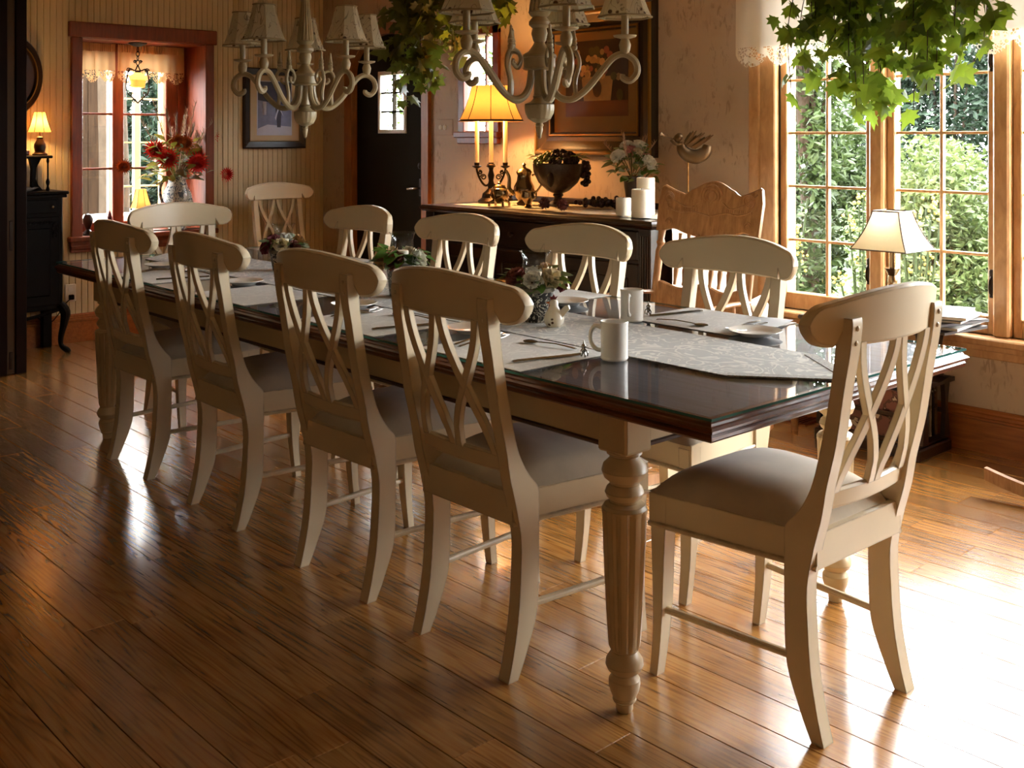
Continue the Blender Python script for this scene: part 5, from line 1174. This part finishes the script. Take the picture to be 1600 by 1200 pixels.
def hanging_ivy(label, loc, vines, lm, seed, potz, hookz=CEIL):
    r = random.Random(seed); o = thing('hanging_ivy', label, 'hanging plant', loc)
    MB().lathe([(.001, potz-.14), (.09, potz-.14), (.12, potz), (.13, potz), (.128, potz+.02), (.11, potz+.02), (.105, potz-.01), (.001, potz-.01)], 24, cap=False).obj('hanging_pot', m_pot, o)
    for k in range(3): a = k*2.09; MB().tube([(.12*cos(a), .12*sin(a), potz), (0, 0, potz+.3)], .0025, 5).obj('hanger', m_darkmetal, o)
    MB().tube([(0, 0, potz+.3), (0, 0, hookz)], .0035, 6).obj('hook', m_darkmetal, o)
    mass = MB()
    for ex, ey, ez, n in vines:
        e = Vector((ex, ey, ez)); a0 = Vector((.10*ex/max(.1, sqrt(ex*ex+ey*ey)), .10*ey/max(.1, sqrt(ex*ex+ey*ey)), potz+.01)); m1 = Vector((ex*.75, ey*.75, potz+.04+.03*r.random())); m2 = Vector((ex*1.02, ey*1.02, (potz+ez)/2+.05))
        path = cr([a0, m1, m2, e], 8); MB().tube(path, .002, 5).obj('vine', m_vine, o)
        for i in range(n*3):
            t = (i+r.random())/(n*3); p = Vector(path[min(len(path)-1, int(t**.8*(len(path)-1)))]); a = r.uniform(0, 6.28); d = Vector((cos(a)*.7, sin(a)*.7, r.uniform(-1.3, -.1)))
            q = p+Vector((r.gauss(0, .045), r.gauss(0, .045), r.gauss(0, .03))); ro = orient_y(d, r.uniform(-1.3, 1.3)); s_ = r.uniform(.75, 1.2)
            if i % 3 == 0: link('leaf', r.choice(lm), o, q, ro, (s_,)*3)
            else:
                m_ = r.choice(lm); M_ = Matrix.Translation(q) @ ro.to_matrix().to_4x4() @ Matrix.Scale(s_, 4)
                mass.add([M_ @ v.co for v in m_.vertices], [tuple(f.vertices) for f in m_.polygons])
    tag(mass.obj('leaf_mass', lm[0].materials[0], o, False), kind='stuff')
vines = []
for i in range(15):
    t = i/14; y = -.33+.66*t; x = R.uniform(-.16, .14); z = 1.56-.08*sin(t*pi)+R.uniform(-.05, .09)+.14*abs(2*t-1)**2; vines.append((x, y if abs(y) > .05 else .1, z, 12))
for i in range(8):
    t = i/7; y = -.30+.60*t; vines.append((R.uniform(-.16, .05), y if abs(y) > .05 else -.1, 1.70+R.uniform(-.05, .05), 9))
vines += [(-.10, .38, 1.53, 6), (.05, .42, 1.60, 6), (-.05, .12, 1.46, 9), (-.02, -.10, 1.45, 9)]
hanging_ivy('bright green ivy hanging before the right hand garden windows', (3.90, 2.09, 0), vines, lg, 3, 2.02)
vines = [(R.uniform(-.12, .12), y, z, n) for y, z, n in ((.34, 1.68, 16), (.26, 1.78, 16), (.18, 1.72, 18), (.10, 1.80, 16), (-.12, 1.82, 15), (-.2, 1.9, 13), (.30, 1.60, 12), (.22, 1.92, 12), (.05, 1.95, 12), (-.28, 2.0, 10), (-.38, 2.02, 10), (-.5, 2.05, 9), (.4, 2.03, 9), (.15, 1.62, 14))]
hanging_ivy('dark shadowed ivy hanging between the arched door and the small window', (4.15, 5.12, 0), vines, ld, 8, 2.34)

# ------------------------------------------------------------------ oak pressed back rocking chair
def make_rocker(label, loc, rz, group):
    o = thing('rocking_chair', label, 'rocking chair', loc, rz, group)
    hw = .265
    def ptop(x):
        a = abs(x)/hw
        if a < .36: return 1.115+.035*cos(a/.36*pi/2)
        if a < .55: return 1.105+.012*cos((a-.36)/.19*pi)-.002
        return 1.094+.046*((a-.55)/.45)**1.3-(.07*max(0, (a-.93)/.07)**2)
    def pbot(x):
        a = abs(x)/hw
        if a > .86: return .925+.05*((a-.86)/.14)**3*0+.0
        if a > .52: return .925-.0+.012*sin((a-.52)/.34*pi)
        return .905+.02*(a/.52)**2
    def wide(x): return x
    yb = lambda x, z: -.30-(z-.45)*.20-.02*(1-(x/hw)**2)
    xs = [-hw+2*hw*i/48 for i in range(49)]
    mb = strip_x(xs, ptop, pbot, yb, .02)
    for i, (x, y, z) in enumerate(mb.v):                   # waist of the crest panel
        f = 1-.10*max(0, 1-abs(z-.99)/.07); mb.v[i] = (x*f if abs(x) > .18 else x, y, z)
    cr_ = mb.obj('crest_panel', m_oak, o)
    cvm = MB(); yfront = lambda x, z: yb(x, z)+.021
    for k in range(3): cvm.tube([(.055*(1-.28*k)*cos(q*.3), yfront(0, 1.08), 1.085+.05*(1-.28*k)*sin(q*.3)) for q in range(22)], .0032, 5)
    for s in (-1, 1):
        cvm.tube([(s*x_, yfront(s*x_, z_), z_) for x_, z_ in cr([(.06, 1.06), (.10, 1.035), (.15, 1.045), (.20, 1.07), (.235, 1.10)], 5)], .0032, 5)
        cvm.tube([(s*x_, yfront(s*x_, z_), z_) for x_, z_ in cr([(.0, 1.0), (.08, 1.015), (.15, 1.01), (.21, 1.03), (.225, 1.07)], 5)], .0032, 5)
        for k in range(3): cvm.tube([(s*(.205+(.026-.007*k)*cos(q*.35)), yfront(.2, 1.0), 1.075-.0+(.026-.007*k)*sin(q*.35)) for q in range(19)], .002, 5)
        for k in range(14): x_ = .07+.011*k; cvm.tube([(s*x_, yfront(s*x_, 1.02), 1.018), (s*x_, yfront(s*x_, 1.03), 1.032)], .0018, 4)
        cvm.tube([(s*(.20+.02*cos(q*.5)*(1-q/30)), yfront(.2, .96), .965+.022*sin(q*.5)*(1-q/30)) for q in range(24)], .002, 5)
    cvm.obj('pressed_carving', m_oak, cr_)
    for s in (-1, 1):
        zz = [(.0, .44), (.0, .60), (.0, .93)]
        pr = [(.018, .40), (.020, .5), (.015, .53), (.021, .56), (.016, .60), (.017, .75), (.019, .84), (.013, .86), (.020, .875), (.014, .89), (.017, .93)]
        n0 = MB().lathe(pr, 14); n0.v = [(x+s*.235, y-.29-(z-.45)*.20, z) for x, y, z in n0.v]; n0.obj('back_post', m_oak, o)
        am = MB().tube(cr([(s*.24, -.33, .66), (s*.265, -.15, .68), (s*.27, .08, .67), (s*.26, .17, .655), (s*.262, .185, .635)], 5), [.016]*21, 8); am.v = [(x, y, .66+(z-.66)*.6) for x, y, z in am.v]; am.obj('arm', m_oak, o)
        MB().lathe([(.016, .43), (.022, .47), (.014, .5), (.02, .54), (.025, .58), (.014, .62), (.018, .655)], 14, (s*.25, .14, 0)).obj('arm_post', m_oak, o)
        for q in range(3): MB().lathe([(.007, .43), (.011, .5), (.006, .54), (.011, .6), (.007, .66)], 10, (s*.255, -.2+.11*q, 0)).obj('arm_spindle', m_oak, o)
        MB().lathe([(.017, .05), (.021, .12), (.015, .15), (.022, .2), (.016, .25), (.022, .32), (.018, .43)], 14, (s*.21, .17, 0)).obj('leg', m_oak, o); MB().lathe([(.017, .05), (.021, .12), (.015, .15), (.022, .2), (.016, .25), (.022, .32), (.018, .43)], 14, (s*.21, -.24, 0)).obj('leg', m_oak, o)
        rg = []
        for k in range(25):
            y = -.56+.93*k/24; z = .012+.16*(y+.03)**2/.5; rg.append([(s*.21-.012, y, z), (s*.21+.012, y, z), (s*.21+.012, y, z+.045), (s*.21-.012, y, z+.045)])
        MB().rings(rg).obj('rocker', m_oak, o, True, 40)
        MB().tube([(s*.21, .17, .2), (s*.21, -.24, .2)], .009, 8).obj('stretcher', m_oak, o)
    MB().tube([(-.21, .17, .24), (.21, .17, .24)], .011, 10).obj('stretcher', m_oak, o)
    for k in range(7):
        x = -.135+.045*k; n0 = MB().lathe([(.008, .70), (.007, .72), (.012, .76), (.007, .80), (.010, .84), (.013, .87), (.006, .895), (.009, .92)], 10); n0.v = [(a+x, b-.29-(z-.45)*.20, z) for a, b, z in n0.v]; n0.obj('spindle', m_oak, o)
    strip_x([-.22+.44*i/20 for i in range(21)], lambda x: .70+.012*cos(x*28), lambda x: .56-.01*cos(x*20), lambda x, z: -.30-(z-.45)*.20-.012*(1-(x/.22)**2), .016).obj('lower_panel', m_oak, o)
    MB().prism([(-.235, -.30), (.235, -.30), (.26, .18), (.2, .225), (-.2, .225), (-.26, .18)], lambda a, b, t: (a, b, t), .425, .452).obj('seat', m_oak, o, False)
    return o
rk = make_rocker('carved oak pressed back rocking chair between the buffet and the windows', (3.40, 2.86, 0), pi/2+radians(3), 'oak rocking chairs')
dup(rk, (4.27, 1.43, 0), 0, 'second oak rocker with only a runner tip showing at the right edge')
bn = thing('spindle_bench', 'low oak spindle bench under the left casement behind the rocking chair', 'bench', (4.20, 2.88, 0))
MB().box(-.16, .16, -.13, .25, .43, .458, .008).obj('seat', m_oak, bn, False)
for x_ in (-.12, .12):
    for y_ in (-.09, .21): MB().lathe([(.014, 0), (.02, .1), (.013, .14), (.021, .22), (.014, .3), (.02, .43)], 12, (x_, y_, 0)).obj('leg', m_oak, bn)
for k in range(5): MB().lathe([(.007, .458), (.011, .49), (.006, .51), (.011, .54), (.007, .575)], 10, (-.13+.065*k, .235, 0)).obj('spindle', m_oak, bn)
MB().box(-.16, .16, .22, .25, .575, .6, .006).obj('rail', m_oak, bn, False)
m_pillow = cloth('patterned_pillow', srgb(190, 178, 158), var=.3)
pw = thing('seat_pillow', 'pale patterned pillow on the low spindle bench under the left casement', 'pillow', (4.17, 2.84, .462), radians(20))
MB().grid(12, 12, lambda s, q: ((s-.5)*.20, .04*(1-abs(2*s-1)**3)*(1-abs(2*q-1)**3)**.5, q*.16)).grid(12, 12, lambda s, q: ((s-.5)*.20, -.04*(1-abs(2*s-1)**3)*(1-abs(2*q-1)**3)**.5, q*.16)).xf(Matrix.Rotation(radians(-18), 4, 'X')).obj('pillow_cover', m_pillow, pw, True, 60)

# ------------------------------------------------------------------ magazine stand, lamp and papers by the window
MX, MY = 4.27, 2.16
ms = thing('magazine_stand', 'dark wooden magazine stand with turned posts under the window sill', 'magazine stand', (MX, MY, 0))
mw, ml_ = .28, .50
MB().box(0, mw, 0, ml_, .0, .05, .006).box(.015, mw-.015, .015, ml_-.015, .05, .065, .004).obj('base', m_side, ms, False)
for y in (.0, ml_-.02):
    for x in (.02, mw-.07): MB().prism([(x, .065), (x+.05, .065), (x+.042, .14), (x+.03, .20), (x+.042, .27), (x+.05, .30), (x, .30), (x+.008, .24), (x+.012, .17), (x+.004, .11)], lambda a, b, t: (a, t, b), y, y+.02).obj('end_stile', m_side, ms, False)
    MB().prism([(0, .30), (mw, .30), (mw, .318), (mw*.8, .322), (mw*.5, .312), (mw*.2, .322), (0, .318)], lambda a, b, t: (a, t, b), y-.012, y+.075).obj('top_board', m_side, ms, False)
for x in (.02, mw-.03): MB().box(x, x+.012, .02, ml_-.02, .16, .18, .003).obj('side_rail', m_side, ms, False)
for x in (.06, mw-.06):
    for y in (.03, ml_-.03): MB().lathe([(.018, .318), (.022, .33), (.012, .35), (.02, .38), (.02, .40), (.010, .42), (.014, .46), (.022, .51), (.020, .53)], 14, (x, y, 0)).obj('post', m_side, ms)
MB().box(-.04, mw+.01, -.06, ml_+.06, .53, .55, .006).obj('shelf', m_side, ms, False)
covers = [srgb(120, 78, 70), srgb(40, 44, 60), srgb(150, 130, 96), srgb(60, 30, 26), srgb(96, 104, 112), srgb(176, 160, 140), srgb(30, 30, 34), srgb(130, 92, 60)]
adj = ['dusty pink', 'navy', 'tan', 'maroon', 'slate grey', 'pale cream', 'black', 'brown']
for i in range(8):
    N = NT('cover_%d' % i); v = N.coord(); f = N.ramp(N.noise(v, 18, 3, .6, .5), [(.42, covers[i]), (.52, dk(covers[i], .4)), (.62, srgb(190, 176, 156))], 'CONSTANT'); N.set(Base_Color=f, Roughness=.3)
    o = thing('magazine', '%s magazine standing in the rack under the window' % adj[i], 'magazine', (MX+.050+.026*i, MY+.05, .0655), 0, 'magazines in the rack')
    MB().box(-.0025, .0, .0, .36-.02*(i % 3), .0, .20+.012*(i % 4)).box(.009, .0115, .0, .36-.02*(i % 3), .0, .20+.012*(i % 4)).box(-.0025, .0115, -.002, 0, 0, .20+.012*(i % 4)).obj('cover', N.m, o, False)
    MB().box(.0003, .0087, .0005, .355-.02*(i % 3), .002, .196+.012*(i % 4)).obj('pages', m_paper, o, False)
m_news = plain('newsprint', srgb(168, 166, 160), .8, var=.25, vs=60); m_gloss = plain('glossy_cover', srgb(206, 204, 200), .2, var=.3, vs=14); m_dkpap = plain('dark_cover', srgb(70, 64, 60), .35, var=.4, vs=20)
zz = .5505
for i, (m_, lab) in enumerate(((m_dkpap, 'dark bottom magazine of the pile on the stand'), (m_news, 'grey newspaper second in the pile on the stand'), (m_dkpap, 'dark brochure in the middle of the pile on the stand'), (m_news, 'folded newspaper near the top of the pile'), (m_gloss, 'white glossy magazine on top of the paper pile'))):
    o = thing('magazine' if 'mag' in lab or 'broch' in lab else 'newspaper', lab, 'magazine' if 'mag' in lab or 'broch' in lab else 'newspaper', (MX+.10+.015*(i % 2), MY-.045, zz), radians((-8, 5, -14, 9, 18)[i]), 'papers piled on the stand')
    t = .010 if i != 3 else .008; w_ = .15
    MB().grid(12, 8, lambda s, q: ((s-.5)*2*w_, (q-.5)*.22, .0+.0*s)).grid(12, 8, lambda s, q: ((s-.5)*2*w_, (q-.5)*.22, t+.004*sin(s*4+i)**2*(1 if i else .3))).box(-w_+.002, w_-.002, -.108, .108, 0, t, 0).obj('sheets', m_, o, False); zz += t+.0052
wl = thing('table_lamp', 'unlit table lamp with a cream square bell shade before the window', 'lamp', (4.42, 2.365, .5505), 0)
m_creamshade = shade_mat('cream_shade', srgb(228, 214, 184), 0, trans=.55)
pr = []
for i in range(9): t = i/8; pr.append((.060+(.128-.060)*((1-t)*.6+.4*(1-t)**2.4), .305+.165*t))
mb = MB().rings([[(q*a, q*b, z) for a, b in ((-1, -1), (0, -1.0), (1, -1), (1.0, 0), (1, 1), (0, 1.0), (-1, 1), (-1.0, 0))] for q, z in pr], True, False); mb.obj('lamp_shade', m_creamshade, wl, False)
rb = MB()
for a, b in ((-1, -1), (1, -1), (1, 1), (-1, 1)): rb.tube([(q*a*1.004, q*b*1.004, z) for q, z in pr], .0025, 5)
for q, z in (pr[0], pr[-1]): rb.tube([(q*a*1.004, q*b*1.004, z) for a, b in ((-1, -1), (1, -1), (1, 1), (-1, 1), (-1, -1))], .003, 5)
rb.obj('shade_trim', m_lamp_brown, wl)
MB().lathe([(.06, 0), (.062, .01), (.03, .025), (.018, .05), (.026, .09), (.03, .12), (.018, .15), (.022, .165), (.016, .19), (.030, .215), (.034, .222), (.014, .225), (.014, .30), (.006, .31)], 18).obj('base', m_agedsilver, wl)

# ------------------------------------------------------------------ angel, floor register
ag = thing('angel_weathervane', 'bronze flying angel blowing a trumpet on a thin rod beside the window', 'sculpture', (4.35, 3.425, SZT), radians(-43))
MB().lathe([(.05, 0), (.05, .01), (.02, .02), (.005, .03)], 20).obj('stand_base', m_darkmetal, ag); MB().tube([(0, 0, .02), (0, 0, 1.26-SZT)], .0035, 8).obj('rod', m_gold, ag)
bd_ = MB(); P_ = cr([(-.035, 0, 1.318), (-.03, 0, 1.28), (.0, 0, 1.25), (.045, 0, 1.243), (.085, 0, 1.265), (.098, 0, 1.30)], 5)
bd_.tube(P_, [.018, .020, .022, .024, .026, .028, .030, .031, .032, .033, .034, .035, .036, .037, .038, .038, .037, .036, .035, .034, .032, .03, .028, .026, .024, .02][:len(P_)], 12); bd_.obj('robe', m_bronze, ag)
hdm = MB().ball((-.052, 0, 1.335), .020, 14, 10, (1, .9, 1.1)).ball((-.045, 0, 1.342), .020, 12, 8, (1, 1, 1)).ball((-.072, 0, 1.334), .005, 6, 4).obj('head', m_bronze, ag)
MB().tube(cr([(-.03, .012, 1.31), (-.06, .02, 1.305), (-.085, .01, 1.325)], 4), .007, 7).obj('arm', m_bronze, ag); MB().tube(cr([(-.03, -.012, 1.31), (-.06, -.02, 1.305), (-.085, -.01, 1.325)], 4), .007, 7).obj('arm', m_bronze, ag)
MB().tube([(-.07, 0, 1.33), (-.115, 0, 1.345), (-.13, 0, 1.352), (-.14, 0, 1.357)], [.003, .004, .008, .014], 10).obj('trumpet', m_bronze, ag)
for s in (-1, 1):
    wg = MB()
    for k in range(8):
        t = k/7; a0 = Vector((-.02+.05*t, s*.012, 1.305-.02*t)); e = Vector((.02+.10*t, s*(.05-.01*t), 1.365-.025*t+.012*sin(k*2)))
        wg.tube([a0, a0*.4+e*.6, e], [.007, .008, .0025], 6)
    wg.obj('wing', m_bronze, ag)
for ch in ag.children:
    if ch.name.split('.')[0] in ('robe', 'head', 'arm', 'trumpet', 'wing'): ch.location = (0, 0, -SZT)
fv = thing('floor_register', 'dark slotted floor register below the left casement', 'vent', (4.50, 2.96, .0005))
MB().box(-.075, .075, -.16, -.15, 0, .006).box(-.075, .075, .15, .16, 0, .006).box(-.075, -.065, -.15, .15, 0, .006).box(.065, .075, -.15, .15, 0, .006).obj('frame', m_redwood, fv, False)
MB().box(-.065, .065, -.15, .15, 0, .001).obj('painted_duct_shade', m_black, fv, False)  # black sheet paints the shade between the slats
sl = MB().box(-.065, .065, -.004, .004, .001, .005).mesh('slat', m_redwood, False)
for k in range(14): link('slat', sl, fv, (0, -.14+.0215*k, 0))
